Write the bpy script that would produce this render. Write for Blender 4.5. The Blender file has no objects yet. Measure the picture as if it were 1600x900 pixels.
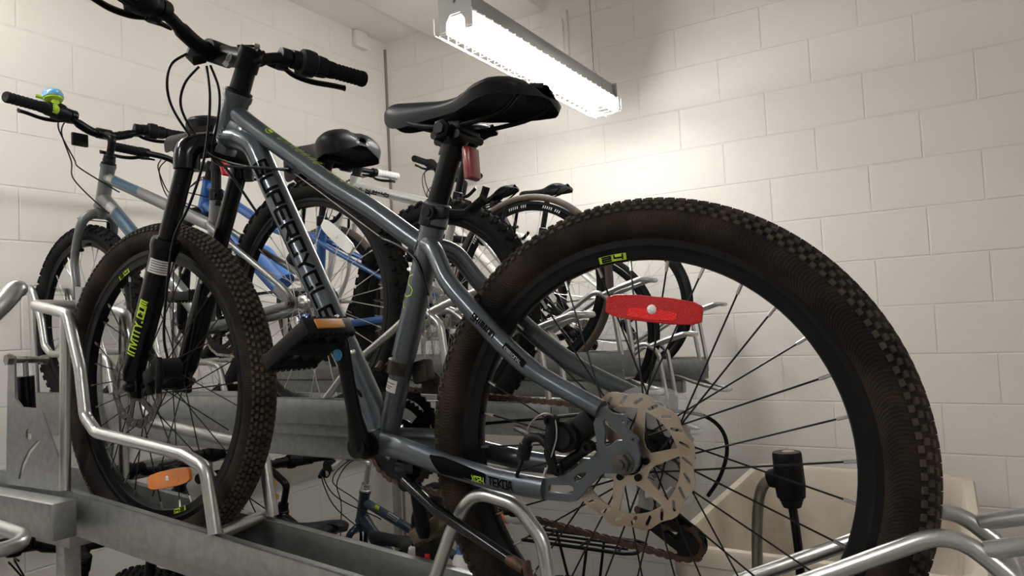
import bpy, bmesh, math, random
from mathutils import Vector as V, Matrix as M, Euler

random.seed(7)
C = bpy.context.scene.collection
PI = math.pi
sc = bpy.context.scene
# ------------------------------------------------------------------ camera, world, exposure
CAMZ = 1.55                                   # camera height above the floor
YAW, PITCH, ROLL, FPX = 0.54675, 0.045332, -0.049546, 1104.2
def _axes():
    f = V((-math.sin(YAW)*math.cos(PITCH), math.cos(YAW)*math.cos(PITCH), math.sin(PITCH)))
    r = V((math.cos(YAW), math.sin(YAW), 0)); u = r.cross(f)
    c, s = math.cos(ROLL), math.sin(ROLL)
    return c*r+s*u, -s*r+c*u, f
CR, CU, CF = _axes()
cam = bpy.data.cameras.new('camera'); cam.lens = FPX/1600*36; cam.sensor_width = 36; cam.clip_start = .02
co = bpy.data.objects.new('camera', cam); C.objects.link(co)
co.matrix_world = M((( CR.x, CU.x, -CF.x, 0), (CR.y, CU.y, -CF.y, 0), (CR.z, CU.z, -CF.z, CAMZ), (0, 0, 0, 1)))
sc.camera = co
sc.view_settings.view_transform = 'Standard'; sc.view_settings.look = 'None'
sc.view_settings.gamma = 1; sc.view_settings.use_curve_mapping = False
sc.view_settings.exposure = .82
w = bpy.data.worlds.new('world'); sc.world = w; w.use_nodes = True
w.node_tree.nodes['Background'].inputs[0].default_value = (.9, .92, 1, 1)
w.node_tree.nodes['Background'].inputs[1].default_value = 0.02
LAMP_W = 34.0                                 # emission of the fluorescent tubes
# ray through a point of the picture, in world coordinates (used once, to survey real positions)
def ray(px, py): return CR*((px-800)/FPX) - CU*((py-450)/FPX) + CF
def at_y(px, py, y):
    d = ray(px, py); p = d*(y/d.y); return V((p.x, p.y, p.z+CAMZ))
# ------------------------------------------------------------------ materials
def mat(name, col, rough=.5, metal=0., noise=None, bump=None, coat=0., alpha=1., trans=0., spec=.5, ribs=False):
    m = bpy.data.materials.new(name); m.use_nodes = True; nt = m.node_tree; b = nt.nodes['Principled BSDF']
    b.inputs['Base Color'].default_value = (*col, 1); b.inputs['Roughness'].default_value = rough
    b.inputs['Metallic'].default_value = metal; b.inputs['Coat Weight'].default_value = coat
    b.inputs['Coat Roughness'].default_value = .12
    b.inputs['Alpha'].default_value = alpha; b.inputs['Transmission Weight'].default_value = trans
    b.inputs['Specular IOR Level'].default_value = spec
    tc = nt.nodes.new('ShaderNodeTexCoord')
    if noise:                                # (second colour, scale, sharpness lo, hi, roughness shift)
        n = nt.nodes.new('ShaderNodeTexNoise'); n.inputs['Scale'].default_value = noise[1]; n.inputs['Detail'].default_value = 5
        r = nt.nodes.new('ShaderNodeMapRange'); r.inputs['From Min'].default_value = noise[2]; r.inputs['From Max'].default_value = noise[3]
        x = nt.nodes.new('ShaderNodeMix'); x.data_type = 'RGBA'
        x.inputs['A'].default_value = (*col, 1); x.inputs['B'].default_value = (*noise[0], 1)
        nt.links.new(tc.outputs['Object'], n.inputs['Vector']); nt.links.new(n.outputs['Fac'], r.inputs['Value'])
        nt.links.new(r.outputs[0], x.inputs['Factor']); nt.links.new(x.outputs['Result'], b.inputs['Base Color'])
        if len(noise) > 4:
            q = nt.nodes.new('ShaderNodeMapRange'); q.inputs['To Min'].default_value = rough; q.inputs['To Max'].default_value = rough+noise[4]
            nt.links.new(r.outputs[0], q.inputs['Value']); nt.links.new(q.outputs[0], b.inputs['Roughness'])
    if bump:                                 # (scale, strength, distance)
        n = nt.nodes.new('ShaderNodeTexNoise'); n.inputs['Scale'].default_value = bump[0]; n.inputs['Detail'].default_value = 3
        p = nt.nodes.new('ShaderNodeBump'); p.inputs['Strength'].default_value = bump[1]; p.inputs['Distance'].default_value = bump[2]
        nt.links.new(tc.outputs['Object'], n.inputs['Vector']); nt.links.new(n.outputs['Fac'], p.inputs['Height'])
        nt.links.new(p.outputs[0], b.inputs['Normal'])
    if ribs:                                 # fine slanting ribs moulded round a tyre wall
        N = lambda op, *v: _math(nt, op, *v)
        s = nt.nodes.new('ShaderNodeSeparateXYZ'); nt.links.new(tc.outputs['Object'], s.inputs[0])
        a = N('ARCTAN2', s.outputs['Z'], s.outputs['X']); h = N('SINE', N('ADD', N('MULTIPLY', a, 400.), N('MULTIPLY', s.outputs['Y'], 2200.)))
        q = nt.nodes.new('ShaderNodeBump'); q.inputs['Strength'].default_value = .35; q.inputs['Distance'].default_value = .0006
        nt.links.new(h, q.inputs['Height']); nt.links.new(p.outputs[0], q.inputs['Normal']); nt.links.new(q.outputs[0], b.inputs['Normal'])
    return m
def _math(nt, op, *v):
    n = nt.nodes.new('ShaderNodeMath'); n.operation = op
    for i, x in enumerate(v):
        if isinstance(x, float): n.inputs[i].default_value = x
        else: nt.links.new(x, n.inputs[i])
    return n.outputs[0]
def emis(name, col, k):
    m = bpy.data.materials.new(name); m.use_nodes = True; b = m.node_tree.nodes['Principled BSDF']
    b.inputs['Base Color'].default_value = (.9, .9, .9, 1)
    b.inputs['Emission Color'].default_value = (*col, 1); b.inputs['Emission Strength'].default_value = k
    return m
def block_wall(name, axis, u0, z0):
    # painted concrete blocks 406 x 203 mm with tooled joints; u0/z0 fix a joint crossing
    m = bpy.data.materials.new(name); m.use_nodes = True; nt = m.node_tree; b = nt.nodes['Principled BSDF']
    tc = nt.nodes.new('ShaderNodeTexCoord'); sp = nt.nodes.new('ShaderNodeSeparateXYZ'); cb = nt.nodes.new('ShaderNodeCombineXYZ')
    nt.links.new(tc.outputs['Object'], sp.inputs[0])
    for o, k, off in ((axis, 'X', u0), ('Z', 'Y', z0)):
        a = nt.nodes.new('ShaderNodeMath'); a.operation = 'SUBTRACT'; a.inputs[1].default_value = off
        nt.links.new(sp.outputs[o], a.inputs[0]); nt.links.new(a.outputs[0], cb.inputs[k])
    br = nt.nodes.new('ShaderNodeTexBrick'); br.inputs['Scale'].default_value = 1
    br.inputs['Brick Width'].default_value = .4064; br.inputs['Row Height'].default_value = .2032
    br.inputs['Mortar Size'].default_value = .0045; br.inputs['Mortar Smooth'].default_value = .6; br.offset = .5
    br.inputs['Color1'].default_value = (1, 1, 1, 1); br.inputs['Color2'].default_value = (.9, .9, .9, 1)
    nt.links.new(cb.outputs[0], br.inputs['Vector'])
    n = nt.nodes.new('ShaderNodeTexNoise'); n.inputs['Scale'].default_value = 55; n.inputs['Detail'].default_value = 4; n.inputs['Roughness'].default_value = .6
    nt.links.new(tc.outputs['Object'], n.inputs['Vector'])
    mu = nt.nodes.new('ShaderNodeMath'); mu.operation = 'MULTIPLY_ADD'; mu.inputs[1].default_value = -1.0
    n2 = nt.nodes.new('ShaderNodeMath'); n2.operation = 'MULTIPLY'; n2.inputs[1].default_value = .42
    nt.links.new(n.outputs['Fac'], n2.inputs[0])
    nt.links.new(br.outputs['Fac'], mu.inputs[0]); nt.links.new(n2.outputs[0], mu.inputs[2])
    bp = nt.nodes.new('ShaderNodeBump'); bp.inputs['Strength'].default_value = .6; bp.inputs['Distance'].default_value = .004
    nt.links.new(mu.outputs[0], bp.inputs['Height']); nt.links.new(bp.outputs[0], b.inputs['Normal'])
    # paint with faint block-to-block difference and scuffs
    big = nt.nodes.new('ShaderNodeTexNoise'); big.inputs['Scale'].default_value = 1.6; nt.links.new(tc.outputs['Object'], big.inputs['Vector'])
    mx = nt.nodes.new('ShaderNodeMix'); mx.data_type = 'RGBA'
    mx.inputs['A'].default_value = (.80, .77, .725, 1); mx.inputs['B'].default_value = (.755, .725, .68, 1)
    nt.links.new(big.outputs['Fac'], mx.inputs['Factor']); nt.links.new(mx.outputs['Result'], b.inputs['Base Color'])
    b.inputs['Roughness'].default_value = .55; b.inputs['Specular IOR Level'].default_value = .3
    return m
MT = dict(
    paint=mat('white_paint', (.80, .77, .72), .6, noise=((.72, .69, .64), 3, .3, .8), bump=(90, .15, .002)),
    concrete=mat('floor_concrete', (.30, .29, .27), .7, noise=((.2, .19, .18), 6, .3, .7)),
    slate=mat('slate_blue_grey_paint', (.078, .094, .113), .28, .45, coat=.5, noise=((.070, .085, .103), 30, .4, .7)),
    black=mat('satin_black', (.004, .004, .005), .36, spec=.18),
    gloss=mat('gloss_black', (.004, .004, .005), .18, coat=.15, spec=.2),
    plastic=mat('black_plastic', (.006, .006, .007), .5, spec=.18),
    rubber=mat('grip_rubber', (.007, .007, .008), .7, bump=(400, .4, .001), spec=.15),
    vinyl=mat('saddle_vinyl', (.006, .006, .009), .42, bump=(300, .25, .0006), spec=.25),
    base=mat('saddle_base_plastic', (.005, .005, .010), .45, spec=.2),
    tyre=mat('dusty_tyre_rubber', (.013, .0115, .0105), .85, noise=((.050, .033, .023), 12, .40, .75), bump=(220, .4, .001), spec=.08, ribs=True),
    tyre2=mat('clean_tyre_rubber', (.010, .010, .010), .8, noise=((.022, .020, .018), 12, .45, .75), spec=.12),
    tan=mat('worn_road_tyre', (.10, .075, .055), .75, noise=((.05, .042, .036), 10, .35, .7)),
    rim=mat('black_rim', (.005, .005, .006), .32, spec=.18),
    alu=mat('brushed_aluminium', (.62, .62, .61), .32, 1.),
    steel=mat('dull_steel', (.36, .35, .33), .42, 1., noise=((.22, .19, .16), 40, .4, .7)),
    spoke=mat('black_spoke', (.02, .02, .022), .35, .6),
    spoke2=mat('silver_spoke', (.55, .55, .54), .3, 1.),
    rust=mat('rusty_chain', (.12, .065, .04), .6, .6, noise=((.055, .04, .032), 120, .35, .65)),
    rotor=mat('tarnished_disc', (.46, .40, .33), .36, .85, noise=((.30, .23, .165), 16, .4, .7)),
    galv=mat('galvanised_steel', (.36, .37, .366), .36, .88, noise=((.30, .31, .306), 60, .35, .68, .10)),
    galvtube=mat('galvanised_tube', (.56, .565, .555), .28, .92, noise=((.49, .495, .485), 45, .35, .7, .08)),
    lime=mat('lime_print', (.42, .62, .03), .45), ink=mat('black_print', (.002, .002, .003), .7, spec=.05),
    white=mat('white_print', (.75, .74, .72), .5), silverprint=mat('silver_print', (.32, .33, .34), .35, .5),
    red=mat('red_reflector', (.50, .004, .006), .2, coat=.25, bump=(700, .5, .002), spec=.3),
    darkred=mat('dark_red_reflector', (.25, .012, .014), .15, coat=1., bump=(900, .4, .002)),
    amber=mat('amber_reflector', (.80, .22, .01), .2, coat=.8, bump=(900, .4, .002)),
    ambdull=mat('dull_amber_reflector', (.50, .20, .02), .35, bump=(900, .4, .002)),
    clear=mat('clear_reflector', (.95, .94, .90), .15, .0, coat=1., bump=(700, .6, .003)),
    pie=mat('clear_spoke_guard', (.75, .75, .72), .12, alpha=.22),
    grey2=mat('grey_frame_paint', (.135, .14, .14), .35, .35, coat=.4), petrol=mat('petrol_decal', (.004, .052, .10), .45),
    blue=mat('blue_frame_paint', (.012, .085, .30), .3, .1, coat=.6), bluecloth=mat('blue_plastic', (.06, .19, .55), .45),
    silver=mat('silver_frame_paint', (.50, .50, .48), .35, .5, coat=.4), whitef=mat('white_frame_paint', (.72, .70, .66), .35, coat=.4),
    navy=mat('navy_frame_paint', (.012, .035, .065), .3, .2, coat=.6),
    gripgrey=mat('light_grey_grip', (.45, .45, .44), .6), orange=mat('orange_plastic', (.75, .12, .02), .5),
    yellow=mat('yellow_sticker', (.70, .42, .02), .5), redlit=mat('red_lens_highlight', (.85, .012, .012), .2, coat=.25, bump=(500, .8, .002), spec=.3),  # redlit: brighter red that paints a highlight onto the wheel reflector
    bellblue=mat('blue_bell_cap', (.11, .36, .62), .3, coat=.5), bellgreen=mat('green_bell_body', (.36, .58, .03), .4),
    brownvinyl=mat('brown_grey_cloth', (.20, .175, .15), .8), olive=mat('dirty_plastic', (.09, .075, .05), .8, noise=((.17, .11, .06), 30, .4, .7)),
    darksteel=mat('dark_steel', (.13, .125, .12), .38, .9, noise=((.07, .065, .06), 60, .4, .7)), tread=mat('dusty_tread', (.040, .033, .027), .9, noise=((.075, .058, .043), 25, .4, .7), spec=.2),
    oily=mat('oily_steel', (.07, .055, .045), .5, .7, noise=((.03, .026, .022), 60, .4, .7)),
    tub=mat('dirty_beige_plastic', (.60, .55, .47), .6, noise=((.40, .35, .28), 4, .45, .75), bump=(60, .2, .003)),
    sealant=mat('corner_sealant', (.27, .245, .205), .8),
    lampgrey=mat('lamp_enamel', (.38, .38, .37), .5), wire=mat('white_wire', (.8, .8, .78), .4),
    tube=emis('fluorescent_tube', (1, .975, .94), LAMP_W),
    wallback=block_wall('block_wall_back', 'X', -.0334, CAMZ+1.1976-.2032*20),
    wallleft=block_wall('block_wall_left', 'Y', 1.4955, CAMZ+1.1976-.2032*20),
    wallplain=block_wall('block_wall_plain', 'Y', 0, 0),
)
# ------------------------------------------------------------------ mesh helpers
class MB:
    def __init__(s): s.v, s.f, s.m = [], [], []
    def add(s, vs, fs, mi=0):
        o = len(s.v); s.v += [V(v) for v in vs]
        for f in fs: s.f.append(tuple(i+o for i in f)); s.m.append(mi)
        return s
    def merge(s, o, mx=None, mi=None):
        b = len(s.v); s.v += [(mx @ v) if mx else v.copy() for v in o.v]
        for f, k in zip(o.f, o.m): s.f.append(tuple(i+b for i in f)); s.m.append(k if mi is None else mi)
        return s
    def tube(s, pts, r, n=10, caps=True, closed=False, up=None, mi=0):
        pts = [V(p) for p in pts]; N = len(pts)
        if not isinstance(r, (list, tuple)): r = [r]*N
        elif len(r) == 2 and N != 2 and not isinstance(r[0], (list, tuple)): r = [r[0]+(r[1]-r[0])*i/(N-1) for i in range(N)]
        T = []
        for i in range(N):
            a = pts[(i-1) % N] if (closed or i > 0) else pts[0]; b = pts[(i+1) % N] if (closed or i < N-1) else pts[-1]
            t = b-a; T.append(t.normalized() if t.length > 1e-9 else V((1, 0, 0)))
        nrm = V(up) if up is not None else (V((0, 0, 1)) if abs(T[0].z) < .9 else V((1, 0, 0)))
        vs = []
        for i in range(N):
            if up is not None: nrm = V(up)
            nrm = nrm - T[i]*nrm.dot(T[i])
            if nrm.length < 1e-6: nrm = T[i].orthogonal()
            nrm.normalize(); bn = T[i].cross(nrm)
            ra, rb = r[i] if isinstance(r[i], (list, tuple)) else (r[i], r[i])
            for k in range(n):
                a = 2*PI*k/n; vs.append(pts[i]+nrm*(ra*math.cos(a))+bn*(rb*math.sin(a)))
        fs = []
        for i in range(N if closed else N-1):
            j = (i+1) % N
            for k in range(n): fs.append((i*n+k, i*n+(k+1) % n, j*n+(k+1) % n, j*n+k))
        if caps and not closed: fs += [tuple(range(n-1, -1, -1)), tuple((N-1)*n+k for k in range(n))]
        return s.add(vs, fs, mi)
    def lathe(s, prof, n=32, c=(0, 0, 0), ax=(0, 1, 0), closed=False, mi=0, caps=True):
        ax = V(ax).normalized(); e1 = ax.orthogonal().normalized(); e2 = ax.cross(e1); c = V(c); k = len(prof); vs = []
        for i in range(n):
            a = 2*PI*i/n; d = e1*math.cos(a)+e2*math.sin(a)
            for (rad, h) in prof: vs.append(c+d*rad+ax*h)
        fs = []
        for i in range(n):
            j = (i+1) % n
            for q in range(k if closed else k-1):
                t = (q+1) % k; fs.append((i*k+q, j*k+q, j*k+t, i*k+t))
        if not closed and caps:
            if prof[0][0] > 1e-6: fs.append(tuple(i*k for i in range(n)))
            if prof[-1][0] > 1e-6: fs.append(tuple(i*k+k-1 for i in range(n-1, -1, -1)))
        return s.add(vs, fs, mi)
    def cyl(s, a, b, r, n=16, mi=0): return s.tube([a, b], r, n, mi=mi)
    def box(s, c, size, rot=None, bev=0., mi=0):
        bm = bmesh.new(); bmesh.ops.create_cube(bm, size=1)
        for v in bm.verts: v.co = V((v.co.x*size[0], v.co.y*size[1], v.co.z*size[2]))
        if bev: bmesh.ops.bevel(bm, geom=list(bm.edges), offset=bev, segments=2, affect='EDGES', profile=.5)
        bm.verts.index_update(); c = V(c)
        vs = [(rot @ v.co if rot else v.co)+c for v in bm.verts]; fs = [tuple(v.index for v in f.verts) for f in bm.faces]
        bm.free(); return s.add(vs, fs, mi)
    def ball(s, c, r, n=12, mi=0):
        r = r if isinstance(r, (list, tuple)) else (r, r, r); c = V(c); vs = []; fs = []; k = n//2
        for i in range(k+1):
            t = PI*i/k
            for j in range(n):
                a = 2*PI*j/n; vs.append(c+V((r[0]*math.sin(t)*math.cos(a), r[1]*math.sin(t)*math.sin(a), r[2]*math.cos(t))))
        for i in range(k):
            for j in range(n): fs.append((i*n+j, (i+1)*n+j, (i+1)*n+(j+1) % n, i*n+(j+1) % n))
        return s.add(vs, fs, mi)
    def plate(s, outer, holes, t, mx, mi=0, bev=0.):
        # flat sheet with holes: 2D outlines in the sheet's plane, thickness t, placed by mx
        cu = bpy.data.curves.new('tmp', 'CURVE'); cu.dimensions = '2D'; cu.fill_mode = 'BOTH'; cu.extrude = t/2-bev
        cu.bevel_depth = bev; cu.bevel_resolution = 1
        for poly in [outer]+list(holes):
            sp = cu.splines.new('POLY'); sp.points.add(len(poly)-1); sp.use_cyclic_u = True
            for p, q in zip(sp.points, poly): p.co = (q[0], q[1], 0, 1)
        return s._curve(cu, mx, mi)
    def text(s, body, size, mx, mi=0, ext=.0002):
        cu = bpy.data.curves.new('tmp', 'FONT'); cu.body = body; cu.size = size; cu.align_x = 'CENTER'; cu.align_y = 'CENTER'; cu.extrude = ext
        return s._curve(cu, mx, mi)
    def _curve(s, cu, mx, mi):
        o = bpy.data.objects.new('tmp', cu); C.objects.link(o); dg = bpy.context.evaluated_depsgraph_get()
        me = bpy.data.meshes.new_from_object(o.evaluated_get(dg))
        s.add([mx @ v.co for v in me.vertices], [tuple(p.vertices) for p in me.polygons], mi)
        bpy.data.objects.remove(o); bpy.data.curves.remove(cu); bpy.data.meshes.remove(me); return s
    def mesh(s, name, mats, ang=38):
        me = bpy.data.meshes.new(name); me.from_pydata([tuple(v) for v in s.v], [], s.f)
        for m_ in (mats if isinstance(mats, (list, tuple)) else [mats]): me.materials.append(MT[m_])
        for p, k in zip(me.polygons, s.m): p.material_index = k; p.use_smooth = True
        bm = bmesh.new(); bm.from_mesh(me); bmesh.ops.recalc_face_normals(bm, faces=bm.faces); bm.to_mesh(me); bm.free()
        me.set_sharp_from_angle(angle=math.radians(ang)); return me
def obj(name, mb, mats, parent=None, label=None, loc=None, rot=None):
    o = bpy.data.objects.new(name, mb.mesh(name, mats) if isinstance(mb, MB) else mb); C.objects.link(o)
    if parent: o.parent = parent
    if label: o['label'] = label
    if loc is not None: o.location = loc
    if rot is not None: o.rotation_euler = rot
    return o
def tag(o, label, cat, group=None):
    o['label'] = label; o['category'] = cat
    if group: o['group'] = group
    return o
def thing(name, label, cat, loc=(0, 0, 0), mx=None, group=None, rz=0):
    o = bpy.data.objects.new(name, None); C.objects.link(o); o.empty_display_size = .05
    if mx: o.matrix_world = mx
    else: o.location = loc; o.rotation_euler = (0, 0, rz)
    return tag(o, label, cat, group)
def struct(name, mb, mats, parent=None):
    o = obj(name, mb, mats, parent)
    if not parent: o['kind'] = 'structure'
    return o
def curve(pts, k=6, closed=False):
    # Catmull-Rom through the points
    pts = [V(p) for p in pts]; N = len(pts); out = []
    for i in range(N if closed else N-1):
        g = lambda j: pts[j % N] if closed else pts[max(0, min(N-1, j))]
        p0, p1, p2, p3 = g(i-1), g(i), g(i+1), g(i+2)
        for q in range(k):
            t = q/k
            out.append(.5*((2*p1)+(p2-p0)*t+(2*p0-5*p1+4*p2-p3)*t*t+(-p0+3*p1-3*p2+p3)*t**3))
    if not closed: out.append(pts[-1])
    return out
def fillet(pts, rad, k=6):
    # polyline with rounded corners, as a bent tube has
    pts = [V(p) for p in pts]; out = [pts[0]]
    for i in range(1, len(pts)-1):
        a, b, c = pts[i-1], pts[i], pts[i+1]; u = (a-b); v = (c-b); lu, lv = u.length, v.length
        u.normalize(); v.normalize(); th = u.angle(v)
        if th > PI-.05: out.append(b); continue
        d = min(rad/math.tan(th/2), lu*.49, lv*.49)
        p, q = b+u*d, b+v*d
        for j in range(k+1):
            t = j/k; out.append(p*(1-t)**2+b*2*t*(1-t)+q*t*t)
    return out+[pts[-1]]
def rotpoly(n, r, ph=0, cx=0, cy=0): return [(cx+r*math.cos(ph+2*PI*i/n), cy+r*math.sin(ph+2*PI*i/n)) for i in range(n)]
def slot(x0, y0, x1, y1, r, n=5):
    a = math.atan2(y1-y0, x1-x0); o = []
    for i in range(n+1): t = a-PI/2+PI*i/n; o.append((x1+r*math.cos(t), y1+r*math.sin(t)))
    for i in range(n+1): t = a+PI/2+PI*i/n; o.append((x0+r*math.cos(t), y0+r*math.sin(t)))
    return o
def XZ(y, sx=1): return M(((sx, 0, 0, 0), (0, 0, -1, y), (0, 1, 0, 0), (0, 0, 0, 1)))   # sheet (a,b) -> bike plane x=a, z=b at side y
# stroke lettering (techno style), cell 1 x 1
G = {'S': [[(1, .8), (1, 1), (0, 1), (0, .55), (1, .45), (1, 0), (0, 0), (0, .2)]], 'U': [[(0, 1), (0, 0), (1, 0), (1, 1)]],
 'P': [[(0, 0), (0, 1), (1, 1), (1, .4), (0, .4)]], 'E': [[(1, 1), (0, 1), (0, 0), (1, 0)], [(0, .5), (.85, .5)]],
 'R': [[(0, 0), (0, 1), (1, 1), (1, .45), (0, .45)], [(.55, .45), (1, 0)]], 'C': [[(1, .72), (1, 1), (0, 1), (0, 0), (1, 0), (1, .28)]],
 'Y': [[(0, 1), (.5, .5), (1, 1)], [(.5, .5), (.5, 0)]], 'L': [[(0, 1), (0, 0), (1, 0)]], 'H': [[(0, 0), (0, 1)], [(1, 0), (1, 1)], [(0, .5), (1, .5)]],
 'I': [[(.5, 0), (.5, 1)]], 'M': [[(0, 0), (0, 1), (1, 1), (1, 0)], [(.5, 1), (.5, .1)]], 'A': [[(0, 0), (.35, 1), (.65, 1), (1, 0)], [(.2, .35), (.8, .35)]],
 'N': [[(0, 0), (0, 1), (1, 1), (1, 0)]], 'O': [[(0, 0), (0, 1), (1, 1), (1, 0), (0, 0)]], 'T': [[(0, 1), (1, 1)], [(.5, 1), (.5, 0)]],
 'K': [[(0, 0), (0, 1)], [(1, 1), (.15, .5), (1, 0)]], 'X': [[(0, 0), (1, 1)], [(0, 1), (1, 0)]], '2': [[(0, 1), (1, 1), (1, .5), (0, .5), (0, 0), (1, 0)]],
 '4': [[(0, 1), (0, .4), (1, .4)], [(1, 1), (1, 0)]], 'V': [[(0, 1), (.5, 0), (1, 1)]], 'B': [[(0, 0), (0, 1), (.9, 1), (.9, .5), (0, .5)], [(.9, .5), (1, .5), (1, 0), (0, 0)]],
 '-': [[(.1, .5), (.9, .5)]], '5': [[(1, 1), (0, 1), (0, .5), (1, .5), (1, 0), (0, 0)]], '.': [[(.3, 0), (.5, 0)]], '/': [[(.2, 0), (.8, 1)]],
 '6': [[(1, 1), (0, 1), (0, 0), (1, 0), (1, .5), (0, .5)]], '0': [[(0, 0), (0, 1), (1, 1), (1, 0), (0, 0)]], '1': [[(.5, 0), (.5, 1)]], ' ': []}
def strokes(txt, cw, ch, gap, sw, slant=0.):
    # flat quads (u, v) of the lettering, u along the line of text, v up, centred in v
    out = []; u = 0
    for chh in txt:
        wd = cw*(.45 if chh in 'I1.' else 1)
        for ln in G.get(chh, []):
            q = [(u+p[0]*(wd if wd == cw else cw)-(0 if wd == cw else .27*cw)+slant*(p[1]-.5)*ch, (p[1]-.5)*ch) for p in ln]
            for a, b in zip(q[:-1], q[1:]):
                dx, dy = b[0]-a[0], b[1]-a[1]; L = math.hypot(dx, dy); tx, ty = dx/L, dy/L; h = sw/2
                out.append([(a[0]-tx*h-ty*h, a[1]-ty*h+tx*h), (a[0]-tx*h+ty*h, a[1]-ty*h-tx*h), (b[0]+tx*h+ty*h, b[1]+ty*h-tx*h), (b[0]+tx*h-ty*h, b[1]+ty*h+tx*h)])
        u += wd+gap
    return out, u-gap
def on_tube(mb, quads, p0, p1, ra, rb, phi0, up=(0, 1, 0), lift=.0006, mi=0, flip=1):
    # wraps flat lettering round a tube p0->p1; phi measured from +y (the bike's left) round the tube
    p0, p1 = V(p0), V(p1); LL = (p1-p0).length; d = (p1-p0)/LL; n0 = V(up)
    ra = ra if isinstance(ra, tuple) else (ra, ra); rb = rb if isinstance(rb, tuple) else (rb, rb); n0 = (n0-d*n0.dot(d)).normalized(); n1 = d.cross(n0)*flip
    for q in quads:
        K, J = 6, 4; grid = []; a, b, c, e = q
        for i in range(K+1):
            for j in range(J+1):
                x, t = i/K, j/J
                u = (a[0]*(1-x)+e[0]*x)*(1-t)+(b[0]*(1-x)+c[0]*x)*t; v = (a[1]*(1-x)+e[1]*x)*(1-t)+(b[1]*(1-x)+c[1]*x)*t
                A, B = ra[0]+(ra[1]-ra[0])*u/LL, rb[0]+(rb[1]-rb[0])*u/LL
                ph = phi0+v/((A+B)/2)
                grid.append(p0+d*u+n0*((B+lift)*math.cos(ph))+n1*((A+lift)*math.sin(ph)))
        w_ = J+1
        mb.add(grid, [(i*w_+j, i*w_+j+1, (i+1)*w_+j+1, (i+1)*w_+j) for i in range(K) for j in range(J)], mi)
    return mb
def on_flat(mb, quads, mx, mi=0):
    for q in quads: mb.add([mx @ V((a, b, 0)) for a, b in q], [(0, 1, 2, 3)], mi)
    return mb
# ------------------------------------------------------------------ the room
XL, YB, XR, YF, ZC = -2.923, 3.388, 3.6, -3.0, 3.75
struct('floor', MB().box(((XL+XR)/2, (YF+YB)/2, -.05), (XR-XL, YB-YF, .1)), 'concrete')
struct('ceiling', MB().box(((XL+XR)/2, (YF+YB)/2, ZC+.05), (XR-XL, YB-YF, .1)), 'paint')
struct('wall_left', MB().box((XL-.1, (YF+YB)/2, ZC/2), (.2, YB-YF+.4, ZC)), 'wallleft')
struct('wall_back', MB().box(((XL+XR)/2, YB+.1, ZC/2), (XR-XL, .2, ZC)), 'wallback')
struct('wall_right', MB().box((XR+.1, (YF+YB)/2, ZC/2), (.2, YB-YF+.4, ZC)), 'wallplain')
struct('wall_front', MB().box(((XL+XR)/2, YF-.1, ZC/2), (XR-XL, .2, ZC)), 'paint')
# lowered ceiling over the left end and the boxed-in beam along it
struct('trim_1', MB().box((XL+.24, (YF+YB)/2, (CAMZ+1.79+ZC)/2), (.48, YB-YF, ZC-CAMZ-1.79)), 'paint')
struct('trim_2', MB().box((-2.12, (YF+YB)/2, (CAMZ+1.685+ZC)/2), (.70, YB-YF, ZC-CAMZ-1.685), bev=.006), 'paint')
# open joint where the two block walls meet
struct('trim_3', MB().box((XL+.008, YB-.004, (CAMZ+1.75)/2), (.016, .008, CAMZ+1.75)), 'sealant')
o = obj('wall_plate', MB().box((-1.70, YB-.012, CAMZ+1.525), (.155, .024, .25), bev=.003).box((-1.665, YB-.03, CAMZ+1.50), (.05, .03, .20), bev=.004), 'paint')
tag(o, 'flat white plate on the block wall at the end of the boxed-in beam', 'plate')
o = obj('junction_box', MB().box((XL+.02, 3.15, CAMZ+1.735), (.04, .10, .10), bev=.004).cyl((XL+.04, 3.12, CAMZ+1.71), (XL+.044, 3.12, CAMZ+1.71), .005), 'paint')
tag(o, 'small painted junction box high on the left wall near the corner', 'box')
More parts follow.
